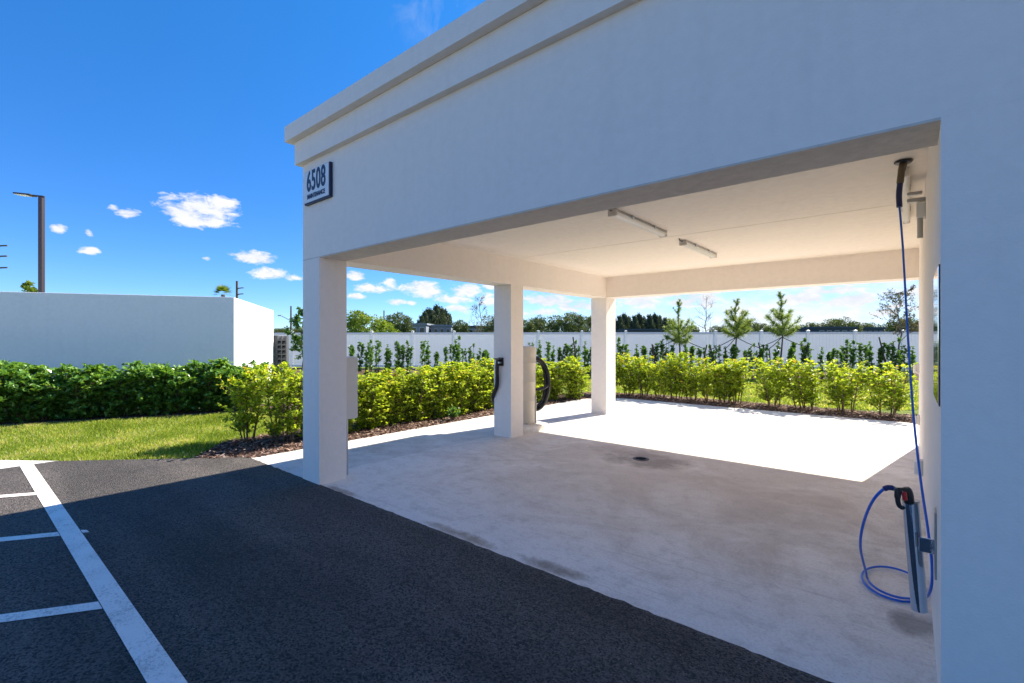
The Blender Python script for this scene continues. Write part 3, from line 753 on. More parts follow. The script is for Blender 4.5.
for i, px in enumerate((930, 945, 960)):
    q = at(px, 21.5); shrub_obj('young_plant', *yp[i % 5], (q.x, q.y), i, (1, 1, 1), 'slim dark green young plant in the row before the white fence', 'plant', 'young plants before the fence', M['leaf_young'])

# ------------------------------------------------------------------ fence
fz = 2.03
fence = thing('vinyl_fence', 'long white vinyl privacy fence with capped posts behind the planting', 'fence', (f0.x, f0.y, 0), math.atan2(FT.y, FT.x))
pw = 2.4; nP = int((f1 - f0).length / pw)
pb = MB(); pb.box(-0.065, 0.065, -0.065, 0.065, -0.05, fz + 0.05); pb.box(-0.078, 0.078, -0.078, 0.078, fz + 0.05, fz + 0.075)
pb.mesh([(-0.078, -0.078, fz + 0.075), (0.078, -0.078, fz + 0.075), (0.078, 0.078, fz + 0.075), (-0.078, 0.078, fz + 0.075), (0, 0, fz + 0.12)], [(0, 1, 4), (1, 2, 4), (2, 3, 4), (3, 0, 4)])
pn = MB(); pn.box(0.066, pw - 0.066, -0.022, 0.022, fz - 0.10, fz); pn.box(0.066, pw - 0.066, -0.022, 0.022, 0.04, 0.16)
nb = 13; bw = (pw - 0.132) / nb
for i in range(nb): pn.face([(0.066 + i * bw, 0.006, 0.16), (0.066 + (i + 1) * bw - 0.012, 0.006, 0.16), (0.066 + (i + 1) * bw - 0.012, 0.006, fz - 0.1), (0.066 + i * bw, 0.006, fz - 0.1)]); pn.face([(0.066 + (i + 1) * bw - 0.012, 0.012, 0.16), (0.066 + (i + 1) * bw, 0.012, 0.16), (0.066 + (i + 1) * bw, 0.012, fz - 0.1), (0.066 + (i + 1) * bw - 0.012, 0.012, fz - 0.1)])
post0 = pb.build('post', M['vinyl_post'], fence); pan0 = pn.build('panel', M['vinyl'], fence)
for i in range(1, nP + 1):
    c = post0.copy(); col.objects.link(c); c.parent = fence; c.location = (i * pw, 0, 0)
    if i < nP: c = pan0.copy(); col.objects.link(c); c.parent = fence; c.location = (i * pw, 0, 0)

# ------------------------------------------------------------------ staked pines
def pine_mesh(seed, H, low):
    random.seed(seed); tr, nd = MB(), MB()
    P = [Vector((random.gauss(0, 0.012) * k, random.gauss(0, 0.012) * k, H * k / 8 - 0.05)) for k in range(9)]
    tr.tube(P, [0.045 * (1 - 0.75 * k / 8) for k in range(9)], 8)
    def tuft(p, d, n, L):
        d = d.normalized()
        for _ in range(n):
            dd = (d * random.uniform(0.3, 1.1) + Vector((random.gauss(0, 0.6), random.gauss(0, 0.6), random.gauss(0, 0.6)))).normalized()
            s = dd.cross(Vector((random.gauss(0, 1), random.gauss(0, 1), random.gauss(0, 1)))).normalized() * 0.0055
            l = L * random.uniform(0.6, 1.1); e = p + dd * l - Vector((0, 0, l * 0.12))
            nd.face([p - s, p + s, (p + e) / 2 + s, e, (p + e) / 2 - s], min(1, max(0, random.gauss(0.5, 0.25))))
    def trunk(z):
        t = min(7.999, max(0, (z + 0.05) / H * 8)); k = int(t); return P[k].lerp(P[k + 1], t - k)
    for z in np.arange(low + 0.1, H, 0.04): tuft(trunk(z), Vector((random.gauss(0, 1), random.gauss(0, 1), 0.9)), 20, 0.17 - 0.05 * (z / H) ** 4)
    tuft(P[-1], Vector((0, 0, 1)), 30, 0.15)
    tiers = [(low, 5, 0.62, 0.35), (low + 0.30, 5, 0.74, 0.55), (low + 0.62, 4, 0.46, 0.8), (H - 0.55, 3, 0.20, 0.9), (H - 0.25, 3, 0.14, 0.9)]
    for zz, nb_, L0, rise in tiers:
        a0 = random.random() * 6
        for i in range(nb_):
            a = a0 + 2 * PI * i / nb_ + random.gauss(0, 0.2); ln = L0 * random.uniform(0.75, 1.12)
            q = trunk(zz + random.uniform(-.06, .06)); pts = [q]
            for s in range(1, 7):
                t = s / 6; pts.append(q + Vector((math.cos(a), math.sin(a), 0)) * ln * t * 0.92 + Vector((0, 0, ln * (0.1 * t + rise * t * t))))
            tr.tube(pts, [0.013 * (1 - 0.7 * s / 6) for s in range(7)], 5)
            for s in range(1, 7):
                for w in range(3):
                    tt = (s - random.random()) / 6
                    if tt < 0.15: continue
                    kk = min(5, int(tt * 6)); p = pts[kk].lerp(pts[kk + 1], tt * 6 - kk)
                    tuft(p, pts[-1] - pts[-2] + Vector((0, 0, 0.02)), 15 if L0 > 0.3 else 5, 0.25 if L0 > 0.3 else 0.13)
            tuft(pts[-1], pts[-1] - pts[-2], int(34 * min(1, L0 / 0.5)), 0.25 if L0 > 0.3 else 0.13)
    return tr, nd
def staked_pine(px, d, H, low, seed, label):
    q = at(px, d); t = thing('pine_tree', label, 'pine tree', (q.x, q.y, 0), seed, 'staked young pines')
    tr, nd = pine_mesh(seed, H, low); tr.build('trunk', M['bark'], t); nd.build('crown', M['needle'], t)
    return q
pines = [(679, 20.5, 3.35, 1.45, 41, 'leftmost young pine, thin and sparse, held by straps before the fence'), (736, 20.5, 3.38, 1.75, 42, 'middle young pine, full low branches, held by straps before the fence'), (782, 20.0, 3.62, 1.80, 43, 'rightmost and tallest young pine, held by straps before the fence')]
pq = [staked_pine(*p) for p in pines]
def stake(p0, p1, label):
    b = MB(); b.tube([p0, (p0 + p1) / 2, p1], [0.028, 0.03, 0.026], 6); tag(b.build('tree_stake', M['wood']), label, 'stake', 'stakes beside the young pines')
def strap(p0, p1, label):
    b = MB(); m = (p0 + p1) / 2 - Vector((0, 0, 0.03)); b.tube(spline([p0, m, p1], 5), 0.016, 5); tag(b.build('tree_strap', M['webbing']), label, 'strap', 'straps of the young pines')
rt3 = Vector((RT.x, RT.y, 0)); fw3 = Vector((FW.x, FW.y, 0))
nm = ['leftmost', 'middle', 'rightmost']
for i, q in enumerate(pq):
    c = Vector((q.x, q.y, 1.72))
    for sgn, nmn in ((-1, 'left'), (1, 'right')):
        e = c + rt3 * sgn * (1.12 if i < 2 else 1.0) + Vector((0, 0, -0.52 if i < 2 else -0.42)); e -= fw3 * 0.1
        strap(c, e, 'black strap from the %s pine down to its %s stake' % (nm[i], nmn))
        f = e + Vector((0, 0, -1.38)) + rt3 * sgn * -0.28
        stake(f, e + (e - f) * 0.14, 'dark leaning stake on the %s side of the %s pine' % (nmn, nm[i]))
    e = c + fw3 * 1.0 + Vector((0, 0, -0.5)); strap(c, e, 'black strap running back from the %s pine' % nm[i]); stake(e - Vector((0, 0, 1.3)) - fw3 * 0.2, e, 'dark stake behind the %s pine' % nm[i])
# thick leaning post at right
p0 = at(890, 19); p1 = at(879, 19)
stake(Vector((p0.x, p0.y, 0)), Vector((p1.x, p1.y, hz(337, 19))), 'thick weathered post leaning before the fence at the far right')
p0 = at(660, 20); p1 = at(573, 20.0)
stake(Vector((*at(579, 20), 0)), Vector((*at(573, 20), hz(337, 20))), 'thin leaning stake before the fence, left of the back column')
stake(Vector((*at(657, 20), 0)), Vector((*at(652, 20), hz(344, 20))), 'short leaning stake before the fence, right of the back column')

# ------------------------------------------------------------------ trees
def tree_mesh(seed, H, W, trunk_h, clumps, leaves, ls, rtrunk=0.18, flat=0.75, airy=0.0):
    """crown from many leaf-sized faces in irregular clumps, limbs running to each clump"""
    random.seed(seed); tr, fo_ = MB(), MB()
    tr.tube([(0, 0, -0.1), (random.gauss(0, 0.05), 0, trunk_h * 0.5), (random.gauss(0, .1), random.gauss(0, .1), trunk_h)], [rtrunk, rtrunk * 0.8, rtrunk * 0.65], 8)
    ch = H - trunk_h * 0.8; cz = trunk_h * 0.8 + ch / 2
    C = []
    for i in range(clumps):
        while True:
            v = Vector((random.uniform(-1, 1), random.uniform(-1, 1), random.uniform(-1, 1)))
            if v.length < 1: break
        v = v.normalized() * (v.length ** 0.45) * 0.80
        p = Vector((v.x * W / 2, v.y * W / 2, cz + v.z * ch / 2)); r = W * random.uniform(0.09, 0.19)
        C.append((p, r, random.gauss(0, 0.15)))
        tr.tube([(0, 0, trunk_h * random.uniform(0.7, 1.0)), (p.x * 0.45, p.y * 0.45, trunk_h + (p.z - trunk_h) * 0.4), tuple(p)], [rtrunk * 0.4, rtrunk * 0.22, rtrunk * 0.06], 5, caps=False)
    for i in range(leaves):
        c, r, tb = C[i % clumps]
        v = Vector((random.gauss(0, 1), random.gauss(0, 1), random.gauss(0, 1))).normalized()
        p = c + Vector((v.x, v.y, v.z * flat)) * r * random.uniform(0.3, 1.0 + airy) ** 0.6
        d = (v + Vector((random.gauss(0, .7), random.gauss(0, .7), random.gauss(0, .7)))).normalized()
        s = d.cross(Vector((random.gauss(0, 1), random.gauss(0, 1), random.gauss(0, 1)))).normalized()
        l = ls * random.uniform(0.6, 1.3)
        fo_.face([p, p + d * l * 0.5 + s * l * 0.32, p + d * l, p + d * l * 0.5 - s * l * 0.32], min(1, max(0, 0.5 + tb + 0.12 * v.z + random.gauss(0, 0.18))))
    return tr, fo_
def columnar_mesh(seed, H, W, tiers, leaves, ls):
    random.seed(seed); tr, fo_ = MB(), MB()
    tr.tube([(0, 0, -0.1), (0.05, 0, H * 0.5), (0, 0, H * 0.98)], [0.16, 0.1, 0.02], 6)
    for i in range(tiers):
        z = H * (0.16 + 0.82 * i / tiers); w = W / 2 * (1.1 - 0.95 * (i / tiers) ** 1.8)
        for k in range(4):
            a = random.uniform(0, 6.28); e = Vector((math.cos(a) * w, math.sin(a) * w, z + w * 0.7)) * 1.0; e.x *= random.uniform(.5, 1.1); q = Vector((0, 0, z))
            tr.tube([q, (q + e) / 2, e], [0.04, 0.025, 0.01], 4, caps=False)
            tb = random.gauss(0, 0.16)
            for m in range(leaves // (tiers * 4)):
                u = random.uniform(0.15, 1.05); p = q.lerp(e, u) + Vector((random.gauss(0, .16), random.gauss(0, .16), random.gauss(0, .3)))
                d = Vector((random.gauss(0, .5), random.gauss(0, .5), 0.9)).normalized(); s = d.cross(Vector((random.gauss(0, 1), random.gauss(0, 1), 0.1))).normalized(); l = ls * random.uniform(.6, 1.3)
                fo_.face([p, p + d * l * .5 + s * l * .18, p + d * l, p + d * l * .5 - s * l * .18], min(1, max(0, .45 + tb + random.gauss(0, .18))))
    return tr, fo_
def bare_mesh(seed, H, W, leafp=0.3, ls=0.10, rt=0.07, lowf=0.3):
    random.seed(seed); tr, fo_ = MB(), MB()
    pts = [Vector((random.gauss(0, 0.02) * k, random.gauss(0, 0.02) * k, H * k / 8 - 0.05)) for k in range(9)]
    tr.tube(pts, [rt * (1 - 0.85 * k / 8) for k in range(9)], 7)
    def grow(p, d, ln, r, lev):
        P = [p]; 
        for s in range(3):
            d = (d + Vector((random.gauss(0, .12), random.gauss(0, .12), random.gauss(0.05, .1)))).normalized(); P.append(P[-1] + d * ln / 3)
        tr.tube(P, [r, r * .8, r * .6, r * .35], 4, caps=False)
        if lev > 0:
            for k in range(5):
                t = random.uniform(0.25, 1); kk = min(2, int(t * 3)); q = P[kk].lerp(P[kk + 1], t * 3 - kk)
                nd_ = (d * 0.8 + Vector((random.gauss(0, .6), random.gauss(0, .6), random.gauss(.15, .5)))).normalized()
                grow(q, nd_, ln * random.uniform(.4, .6), r * .5, lev - 1)
        if lev < 2:
            for k in range(4):
                if random.random() < leafp:
                    q = P[random.randint(1, 3)]
                    leaf(fo_, q, Vector((random.gauss(0, 1), random.gauss(0, 1), random.gauss(0, .7))), ls * random.uniform(.7, 1.2), ls * 0.55, min(1, max(0, random.gauss(.5, .25))))
    n = 17
    for i in range(n):
        f = lowf + (0.97 - lowf) * i / n; q = pts[min(7, int(f * 8))].lerp(pts[min(8, int(f * 8) + 1)], f * 8 - int(f * 8)); a = i * 2.4 + random.gauss(0, .3)
        ln = W / 2 * (1.15 - 0.75 * (f - lowf) / (1 - lowf)) * random.uniform(.7, 1.1)
        grow(q, Vector((math.cos(a), math.sin(a), random.uniform(.5, 1.1))).normalized(), ln, rt * .4 * (1.2 - f), 2)
    return tr, fo_
def put_tree(name, meshes, px, d, H0, ytop, label, lm, group=None, barkm='bark', wsc=1.0, rz=0, cache={}):
    q = at(px, d); h = hz(ytop, d); s = h / H0
    key = id(meshes)
    if key not in cache:
        t = thing(name, label, 'tree', (q.x, q.y, -0.03), rz, group)
        meshes[0].build('trunk', M[barkm], t); c = meshes[1].build('crown', lm, t); cache[key] = t
    else:
        t = copy_tree(cache[key]); t.location = (q.x, q.y, -0.03); t.rotation_euler = (0, 0, rz); t['label'] = label
        if group: t['group'] = group
    t.scale = (s * wsc, s * wsc, s); return t

oakA = tree_mesh(51, 8, 11, 1.6, 46, 9000, 0.34)
oakB = tree_mesh(52, 8, 8.5, 1.8, 34, 7500, 0.32)
bright = tree_mesh(53, 5, 4.6, 0.8, 34, 7000, 0.20, 0.1, airy=0.25)
casu = [columnar_mesh(60 + i, 9, 3.6, 16, 4600, 0.5) for i in range(3)]
put_tree('broadleaf_tree', bright, 366, 44, 5, 308, 'bright yellow green bushy tree above the fence beside the front column', M['leaf_bright'], None, wsc=1.0)
b2 = tree_mesh(54, 5, 4.2, 0.8, 28, 5000, 0.2, 0.1, airy=0.2)
put_tree('broadleaf_tree', b2, 386, 52, 5, 321, 'low pale green tree between the bright tree and the round one', M['leaf_bright'])
put_tree('broadleaf_tree', oakB, 399, 62, 8, 310, 'rounded mid green tree above the fence, right of the bright one', M['leaf_oak'], wsc=0.72)
for i, (px, yt) in enumerate(((421, 317), (425, 313), (429, 310), (433, 312), (436, 307), (440, 309), (444, 311), (449, 315))):
    put_tree('pine_tree', casu[i % 3], px, 112 + i * 2, 9, yt, 'dark pointed tree in the clump behind the grey flat roofed building', M['leaf_blue'], 'pointed trees behind the grey building', rz=i)
for i, (px, d, yt, w, lb) in enumerate(((461, 85, 318, .6, 'small dull green tree just right of the pointed clump'), (497, 80, 315, .8, 'dark round tree half hidden by the middle column'), (524, 95, 318, .8, 'low round tree right of the vacuum column'), (541, 100, 316, .8, 'round tree left of the largest broad tree'),
                                        (568, 88, 310.5, 1.0, 'largest broad dark tree above the fence left of the back column'), (590, 95, 315, .8, 'round tree tucked behind the back column'), (765, 110, 322, .8, 'dark tree between the middle and rightmost young pine'),
                                        (747, 100, 318, .7, 'dark tree showing between two young pines'), (808, 115, 321, .8, 'low dark tree right of the tallest young pine'), (838, 92, 318, 1.0, 'broad dark tree above the fence in the right bay'), (872, 110, 321, .9, 'dark tree just left of the sparse fence tree'),
                                        (903, 95, 317, .8, 'dark tree behind the sparse tree and the hose'), (690, 120, 324, .9, 'low dark tree behind the leftmost young pine'), (722, 125, 325, .9, 'low dark tree behind the bare tree'))):
    put_tree('broadleaf_tree', oakA if i % 2 else oakB, px, d, 8, yt, lb, M['leaf_oak'], wsc=w, rz=i * 1.3)
for i, (px, yt) in enumerate(((598, 318), (603, 320), (614, 319), (619, 317), (624, 315), (629, 318), (634, 317), (639, 315), (644, 318), (649, 316), (655, 315), (660, 317), (665, 319), (671, 321))):
    put_tree('pine_tree', casu[i % 3], px, 118 + (i % 3) * 3, 9, yt, 'dark pointed tree in the line right of the back column', M['leaf_blue'], 'pointed trees right of the back column', rz=i * 2)
for i, (px, d, yt) in enumerate(((283, 150, 328), (298, 150, 327), (262, 150, 328), (640, 160, 326), (780, 160, 327), (855, 160, 326), (470, 150, 326), (510, 150, 327), (925, 150, 324), (950, 120, 320), (980, 120, 318))):
    put_tree('broadleaf_tree', oakA, px, d, 8, yt, 'distant low tree on the horizon', M['leaf_oak'], 'distant trees on the horizon', rz=i, wsc=1.5)
bt1 = bare_mesh(71, 5.3, 2.3, 0.35, 0.09); put_tree('bare_tree', bt1, 480, 40, 5.3, 296, 'slender nearly bare tree left of the middle column', M['leaf_olive'], None, 'barkg')
bt2 = bare_mesh(72, 5.9, 2.6, 0.04, 0.08); put_tree('bare_tree', bt2, 707, 46, 5.9, 294, 'leafless tree between the left and middle young pines', M['leaf_olive'], None, 'barkg')
bt3 = bare_mesh(73, 3.8, 1.9, 0.9, 0.075, 0.05, 0.42); put_tree('sparse_tree', bt3, 900, 21, 3.8, 290, 'sparse olive leaved young tree before the fence behind the hanging hose', M['leaf_olive'], None, 'barkg')
bt4 = bare_mesh(74, 3.0, 1.3, 0.95, 0.13, 0.03, 0.25); put_tree('sparse_tree', bt4, 302, 22, 3.0, 307, 'thin leafy sapling left of the front column', M['leaf_young'], None, 'bark')
bt5 = bare_mesh(75, 3.9, 1.1, 0.95, 0.12, 0.03, 0.5); put_tree('sparse_tree', bt5, 26, 18, 3.9, 280, 'leafy treetop poking above the low building beside the lamp post', M['leaf_bright'], None, 'bark')
# palm
random.seed(81); q = at(223, 26); H = hz(291, 26) + 0.1
t = thing('palm_tree', 'palm tuft poking above the roof of the low white building', 'palm', (q.x, q.y, 0))
b = MB(); b.tube([(0, 0, -.05), (0.03, 0, H * .5), (0, 0, H - .3)], [.14, .11, .10], 10); b.build('trunk', M['barkg'], t)
b = MB()
for i in range(34):
    a = i * 2.4; el = random.uniform(0.0, 1.45); d = Vector((math.cos(a) * math.cos(el), math.sin(a) * math.cos(el), math.sin(el)))
    P0 = Vector((0, 0, H - .3)); L = random.uniform(.55, .75)
    for k in range(14):
        ang = (k - 6.5) / 7 * 1.3; s = d.cross(Vector((0, 0, 1))).normalized()
        dd = (d * math.cos(ang) + s * math.sin(ang)).normalized(); w = d.cross(s).cross(dd).normalized() * 0.02
        e = P0 + d * L * .4 + dd * L * .55 - Vector((0, 0, .05)); b.face([P0 + d * L * .4 - w, P0 + d * L * .4 + w, e], random.random())
b.build('fronds', M['leaf_bright'], t)

# ------------------------------------------------------------------ low white building on the left
C0 = at(234, 13.0); HB = hz(297.4, 13.0)
d1 = Vector((0.534, 0.845)); d1.normalize(); d2 = Vector((-0.846, 0.533)); d2.normalize()
# length so that the far edge lies on x = 273
def pxof(p): return 512 + 475 * p.dot(RT) / p.dot(FW)
L2 = 0.1
while pxof(C0 + d2 * L2) < 273 and L2 < 30: L2 += 0.02
print('L2', L2, 'C0', C0, HB)
t = thing('enclosure', 'low flat white stucco building behind the dark hedge', 'building', (C0.x, C0.y, 0), math.atan2(-d1.y, -d1.x))
L1 = 16.0
b = MB(); sgn = 1 if Matrix.Rotation(math.atan2(-d1.y, -d1.x), 2).col[1].dot(d2) > 0 else -1
ya, yb = (0, L2) if sgn > 0 else (-L2, 0)
b.box(0, L1, ya, yb, -0.05, HB); b.build('wall', M['wall_far'], t)
b = MB(); b.box(0.06, L1 - .06, ya + .06, yb - .06, HB + 0.001, HB + 0.012); b.build('roof', M['wall_far'], t)

# breeze block screen
q = at(273.5, 19); t = thing('block_screen', 'small grey hollow block screen beside the low white building', 'screen', (q.x, q.y, 0), YAW)
b = MB(); b.box(0, 0.12, 0, .2, 0, 1.78); b.build('pier', M['grey_block'], t)
b = MB()
for r_ in range(9):
    z = 0.05 + r_ * 0.19
    b.box(0.12, 0.52, 0, .2, z, z + .045)
    for c_ in range(3): b.box(0.12 + c_ * .18, 0.12 + c_ * .18 + .04, 0.003, .197, z + .045, z + .19)
    for c_ in range(2): b.mesh([(0.16 + c_ * .18, 0.01, z + .045), (0.30 + c_ * .18, 0.01, z + .045), (0.16 + c_ * .18, .19, z + .19), (0.30 + c_ * .18, .19, z + .19)], [(0, 1, 3, 2)])
b.build('hollow_blocks', M['grey_block'], t)

# lamp post
d = 17.5; q = at(41.5, d); H = hz(197, d)
t = thing('lamp_post', 'dark bronze square lamp post with flat head behind the low building', 'street lamp', (q.x, q.y, 0), YAW)
b = MB(); b.box(-.07, .07, -.07, .07, 0, H, bev=.01); b.build('post', M['bronze'], t)
b = MB(); b.box(-.2, .2, -.2, .2, 0, .03, bev=.005); b.build('base_plate', M['bronze'], t)
b = MB(); Mx = Matrix.Translation((0, 0, H)) @ Matrix.Rotation(R(6), 4, 'Y')
b.box(-.32, .10, -.035, .035, 0.0, .05, M=Mx, bev=.008); b.build('arm', M['bronze'], t)
b = MB(); b.box(-.93, -.30, -.15, .15, -.005, .05, M=Mx, bev=.015); b.build('lamp_head', M['bronze'], t)
b = MB(); b.box(-.90, -.45, -.13, .13, -.018, -.006, M=Mx, bev=.004); b.build('lens', M['whitep'], t)

# utility poles
def upole(px, d, ytop, arms, label, side=1, r=0.14):
    q = at(px, d); H = hz(ytop, d)
    t = thing('utility_pole', label, 'utility pole', (q.x, q.y, 0), YAW)
    b = MB(); b.tube([(0, 0, -.1), (0, 0, H * .5), (0, 0, H)], [r, r * .85, r * .7], 8); b.build('pole', M['polewood'], t)
    for (y, l) in arms:
        z = hz(y, d); b = MB(); b.tube([(0, 0, z), (side * l * .6, 0, z + .05), (side * l, 0, z + .06)], [.06, .05, .05], 6); b.build('crossarm', M['polewood'], t)
upole(-7, 30, 225, ((246.5, 0.92), (257, 0.90), (268.5, 0.92)), 'utility pole whose arm tips enter at the left edge', 1)
upole(237, 44, 281, ((288.5, .62), (294.5, .6)), 'utility pole with two short arms above the corner of the low building', 1)
q = at(291, 70); t = thing('street_lamp', 'distant street lamp on a pole left of the front column', 'street lamp', (q.x, q.y, 0), YAW)
b = MB(); b.tube([(0, 0, -.1), (0, 0, 3), (0, 0, hz(306, 70))], [.17, .15, .11], 8); b.build('pole', M['polewood'], t)
b = MB(); b.tube(spline([(0, 0, hz(321, 70)), (-.8, 0, hz(318, 70)), (-1.55, 0, hz(315.5, 70))], 5), .05, 6); b.box(-1.9, -1.4, -.12, .12, hz(316, 70), hz(315, 70)); b.build('arm', M['alu'], t)

upole(384, 90, 310.5, (), 'thin distant pole between the bright tree and the round tree', 1, 0.16)
# distant buildings
def farhouse(px0, px1, d, ytop, label, wallm, flat=True, roofm='roofd', wins=5):
    q0 = at(px0, d); q1 = at(px1, d); W = (q1 - q0).length; H = hz(ytop, d)
    t = thing('building', label, 'building', (q0.x, q0.y, 0), YAW)
    b = MB(); b.box(0, W, 0, 9, 0, H); b.build('wall', M[wallm], t)
    if flat:
        b = MB(); b.box(-.25, W + .25, -.25, 9.25, H + .003, H + .35); b.build('roof', M[roofm], t)
    else:
        b = MB(); e = .5; rh = 1.7
        b.mesh([(-e, -e, H), (W + e, -e, H), (W + e, 9 + e, H), (-e, 9 + e, H), (2.5, 4.5, H + rh), (W - 2.5, 4.5, H + rh)], [(0, 1, 5, 4), (1, 2, 5), (2, 3, 4, 5), (3, 0, 4), (3, 2, 1, 0)]); b.build('roof', M[roofm], t)
    for i in range(wins):
        x = W * (i + .5) / wins
        fr = MB(); fr.box(x - W / wins * .30, x + W / wins * .30, -.04, -.002, H * .62, H * .90); f = fr.build('window', M['bldgw'], t)
        pa = MB(); pa.box(x - W / wins * .26, x + W / wins * .26, -.05, -.041, H * .64, H * .88); pa.build('pane', M['dark'], f)
farhouse(410, 426, 92, 325, 'grey flat roofed block in front of the pointed trees', 'bldg', True, 'bldg', 2)
farhouse(427, 451, 96, 326.5, 'low building with a row of dark windows behind the fence', 'bldg', True, 'bldg', 4)
farhouse(462, 492, 90, 327.5, 'low pale building behind the nearly bare tree', 'bldg', True, 'roofd', 5)
farhouse(627, 662, 100, 330.5, 'low dark roofed house before the pointed trees', 'roofd', True, 'roofd', 4)
farhouse(818, 856, 88, 328.5, 'dark roofed house below the broad tree in the right bay', 'roofd', True, 'roofd', 5)
farhouse(862, 884, 92, 329, 'dark roofed house left of the sparse tree', 'roofd', True, 'roofd', 4)

# ------------------------------------------------------------------ light
SUN = Vector((0.178, 0.984, 0)).normalized(); EL = R(40.9)
sd = Vector((SUN.x * math.cos(EL), SUN.y * math.cos(EL), math.sin(EL)))
sl = bpy.data.lights.new('sun', 'SUN'); sl.energy = 4.4; sl.angle = R(0.5); sl.color = (1.0, 0.91, 0.78)
so = bpy.data.objects.new('sun', sl); col.objects.link(so); so.rotation_euler = (-sd).to_track_quat('-Z', 'Y').to_euler()
w = bpy.data.worlds.new('World'); scene.world = w; w.use_nodes = True; nt = w.node_tree
bg = nt.nodes['Background']
sky = nt.nodes.new('ShaderNodeTexSky'); sky.sky_type = 'NISHITA'; sky.sun_disc = False
sky.sun_elevation = EL; sky.sun_rotation = math.atan2(SUN.x, SUN.y); sky.air_density = 0.7; sky.dust_density = 0.0; sky.ozone_density = 4.0; sky.altitude = 0
hs = nt.nodes.new('ShaderNodeHueSaturation'); hs.inputs['Saturation'].default_value = 1.24; hs.inputs['Value'].default_value = 1.0
nt.links.new(sky.outputs[0], hs.inputs['Color'])
SKYS = 0.10
tc = nt.nodes.new('ShaderNodeTexCoord'); nrm = nt.nodes.new('ShaderNodeVectorMath'); nrm.operation = 'NORMALIZE'; nt.links.new(tc.outputs['Generated'], nrm.inputs[0])
V = nrm.outputs[0]; sx_ = nt.nodes.new('ShaderNodeSeparateXYZ'); nt.links.new(V, sx_.inputs[0])
az = mth(nt, 'ARCTAN2', sx_.outputs[0], sx_.outputs[1]); el = mth(nt, 'ARCSINE', sx_.outputs[2])
# cloud noise
mp = nt.nodes.new('ShaderNodeMapping'); mp.inputs['Scale'].default_value = (1, 1, 2.2); nt.links.new(V, mp.inputs[0])
n1 = noi(nt, mp.outputs[0], 30, 6, 0.66, 0.35); n2 = noi(nt, mp.outputs[0], 7, 4, 0.6, 0.4)
wob = mth(nt, 'MULTIPLY', mth(nt, 'SUBTRACT', n1, 0.5), 4.6)
def azel(px, y):
    q = at(px, 1); return math.atan2(q.x, q.y), math.atan2((340 - y) / 475.0, q.length)
CL = [(198, 209, 40, 17, 1), (216, 206, 28, 13, 1), (180, 213, 24, 9, .8), (200, 221, 36, 9, 1), (128, 213, 17, 6, .6), (113, 208, 9, 4, .5), (58, 229, 11, 6, .8), (89, 234, 6, 5, .6), (88, 251, 13, 5, .8),
      (255, 257, 24, 8, .9), (272, 274, 26, 7, .9), (290, 277, 14, 5, .6), (207, 259, 6, 3, .3), (232, 254, 10, 3, .4),
      (356, 276, 12, 6, .9), (372, 288, 20, 7, .9), (390, 285, 9, 8, .7), (357, 296, 10, 4, .8), (420, 288, 24, 9, 1), (428, 293, 26, 7, .8), (396, 302, 14, 4, .6), (412, 303, 6, 3, .6),
      (466, 292, 18, 10, .9), (455, 299, 26, 6, .7), (462, 309, 26, 6, .55), (488, 300, 16, 9, .7), (490, 286, 10, 6, .6),
      (545, 300, 30, 8, .9), (575, 305, 26, 8, .8), (540, 312, 30, 5, .6), (600, 300, 20, 10, .7), (640, 303, 34, 9, .9), (690, 300, 44, 10, .8), (650, 296, 60, 6, .7), (740, 306, 50, 9, .8), (800, 298, 46, 10, .9),
      (850, 302, 50, 13, .95), (830, 290, 60, 7, .8), (890, 310, 34, 9, .8), (905, 292, 30, 12, .9), (770, 318, 120, 5, .5), (980, 290, 70, 24, .9)]
acc = None
ae = nt.nodes.new('ShaderNodeCombineXYZ'); nt.links.new(az, ae.inputs[0]); nt.links.new(el, ae.inputs[1]); AE = ae.outputs[0]
for (px, y, hw, hh, st) in CL:
    a0, e0 = azel(px, y); a1, _ = azel(px + hw, y); _, e1 = azel(px, y - hh)
    ha = max(1e-3, abs(a1 - a0)); he = max(1e-3, abs(e1 - e0))
    v = nt.nodes.new('ShaderNodeVectorMath'); v.operation = 'MULTIPLY_ADD'; nt.links.new(AE, v.inputs[0])
    v.inputs[1].default_value = (1 / ha, 1 / he, 0); v.inputs[2].default_value = (-a0 / ha, -e0 / he, 0)
    d = nt.nodes.new('ShaderNodeVectorMath'); d.operation = 'DOT_PRODUCT'; nt.links.new(v.outputs[0], d.inputs[0]); nt.links.new(v.outputs[0], d.inputs[1])
    f = mth(nt, 'MULTIPLY_ADD', d.outputs['Value'], -1.35, 1.2 * (0.6 + 0.4 * st))
    acc = f if acc is None else mth(nt, 'MAXIMUM', acc, f)
dens = ramp(nt, mth(nt, 'ADD', acc, wob), [(-0.0, 0.0), (1.0, 1.0)])
dens = mth(nt, 'MULTIPLY', dens, ramp(nt, mth(nt, 'MULTIPLY_ADD', acc, 0.25, 0.5), [(0.28, 0.0), (0.42, 1.0)]))
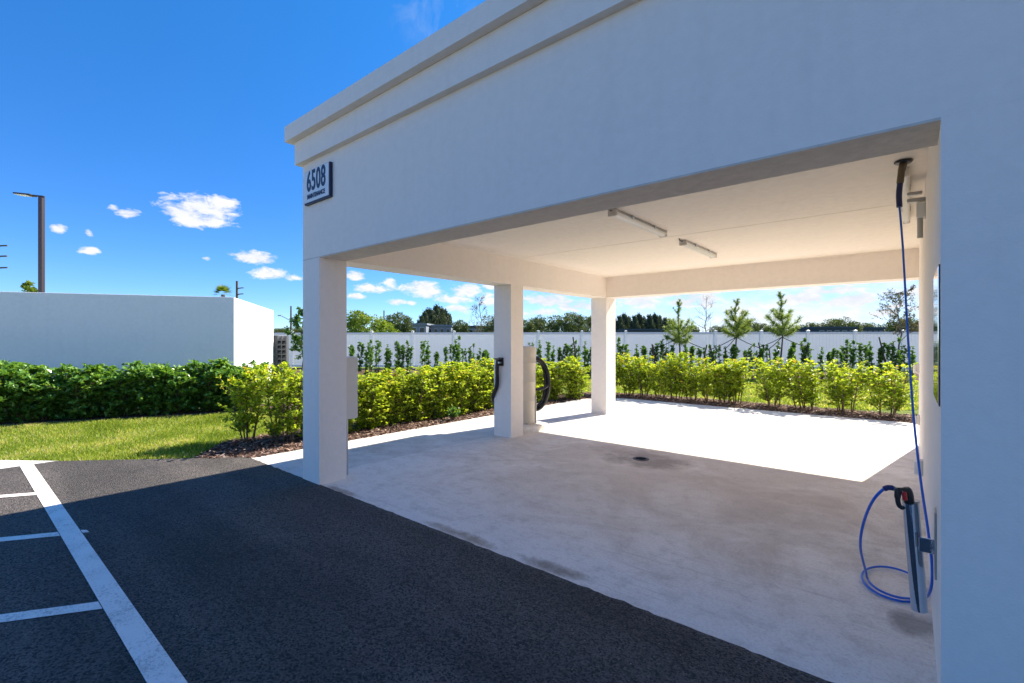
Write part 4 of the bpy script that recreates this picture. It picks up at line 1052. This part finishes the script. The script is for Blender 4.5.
# thin high veil towards the sun side and a wisp overhead
veil_n = ramp(nt, n2, [(0.30, 0.25), (0.56, 1.0)])
vm = nt.nodes.new('ShaderNodeMapRange'); nt.links.new(az, vm.inputs[0]); vm.inputs[1].default_value = -0.85; vm.inputs[2].default_value = -0.25; vm.inputs[3].default_value = 0.0; vm.inputs[4].default_value = 0.85
vel = nt.nodes.new('ShaderNodeMapRange'); nt.links.new(el, vel.inputs[0]); vel.inputs[1].default_value = 0.35; vel.inputs[2].default_value = 0.05; vel.inputs[3].default_value = 0.0; vel.inputs[4].default_value = 1.0
veil = mth(nt, 'MULTIPLY', mth(nt, 'MULTIPLY', veil_n, vm.outputs[0]), vel.outputs[0])
wa, we = azel(432, 8)
mw = nt.nodes.new('ShaderNodeMapping'); mw.inputs['Scale'].default_value = (9, 9, 3.5); mw.inputs['Rotation'].default_value = (0.3, 0.5, 0.2); nt.links.new(V, mw.inputs[0])
wn = ramp(nt, noi(nt, mw.outputs[0], 2.4, 5, 0.65, 0.6), [(0.46, 0.0), (0.85, 0.25)])
wx_ = mth(nt, 'MULTIPLY', mth(nt, 'SUBTRACT', az, wa), 9.0); wy_ = mth(nt, 'MULTIPLY', mth(nt, 'SUBTRACT', el, we + 0.05), 7.0)
wm = mth(nt, 'SUBTRACT', 1.0, mth(nt, 'ADD', mth(nt, 'MULTIPLY', wx_, wx_), mth(nt, 'MULTIPLY', wy_, wy_)), None, True)
wm.node.use_clamp = True
wisp = mth(nt, 'MULTIPLY', wn, wm)
total = mth(nt, 'MAXIMUM', mth(nt, 'MAXIMUM', dens, veil), wisp, None)
inner = ramp(nt, mth(nt, 'ADD', mth(nt, 'MULTIPLY', n1, 0.45), mth(nt, 'MULTIPLY', n2, 0.55)), [(0.38, (2.75, 2.95, 3.35)), (0.58, (3.8, 3.85, 4.0))])
gr = ramp(nt, mth(nt, 'MULTIPLY', mth(nt, 'ABSOLUTE', el), 1.0), [(0.0, (0.55, 0.60, 0.70)), (0.22, (0.62, 0.72, 0.86)), (0.6, (0.72, 1.0, 1.06)), (1.0, (0.85, 1.0, 1.03))])
cm = mix(nt, total, mix(nt, 1.0, hs.outputs[0], gr, 'MULTIPLY'), inner)
nt.links.new(cm, bg.inputs['Color']); bg.inputs['Strength'].default_value = SKYS

# ------------------------------------------------------------------ camera
cam = bpy.data.cameras.new('camera'); co = bpy.data.objects.new('camera', cam); col.objects.link(co)
co.location = (0, 0, CH); co.rotation_euler = (R(90), 0, YAW)
cam.sensor_width = 36; cam.lens = 475 / 1024 * 36; cam.shift_y = -1.5 / 1024; cam.clip_start = 0.05; cam.clip_end = 3000
scene.camera = co
scene.view_settings.view_transform = 'Standard'; scene.view_settings.look = 'None'; scene.view_settings.gamma = 1.0
scene.view_settings.exposure = 1.45
scene.cycles.use_denoising = True
scene.cycles.max_bounces = 10; scene.cycles.diffuse_bounces = 6; scene.cycles.transmission_bounces = 4; scene.cycles.transparent_max_bounces = 8
scene.cycles.sample_clamp_indirect = 8
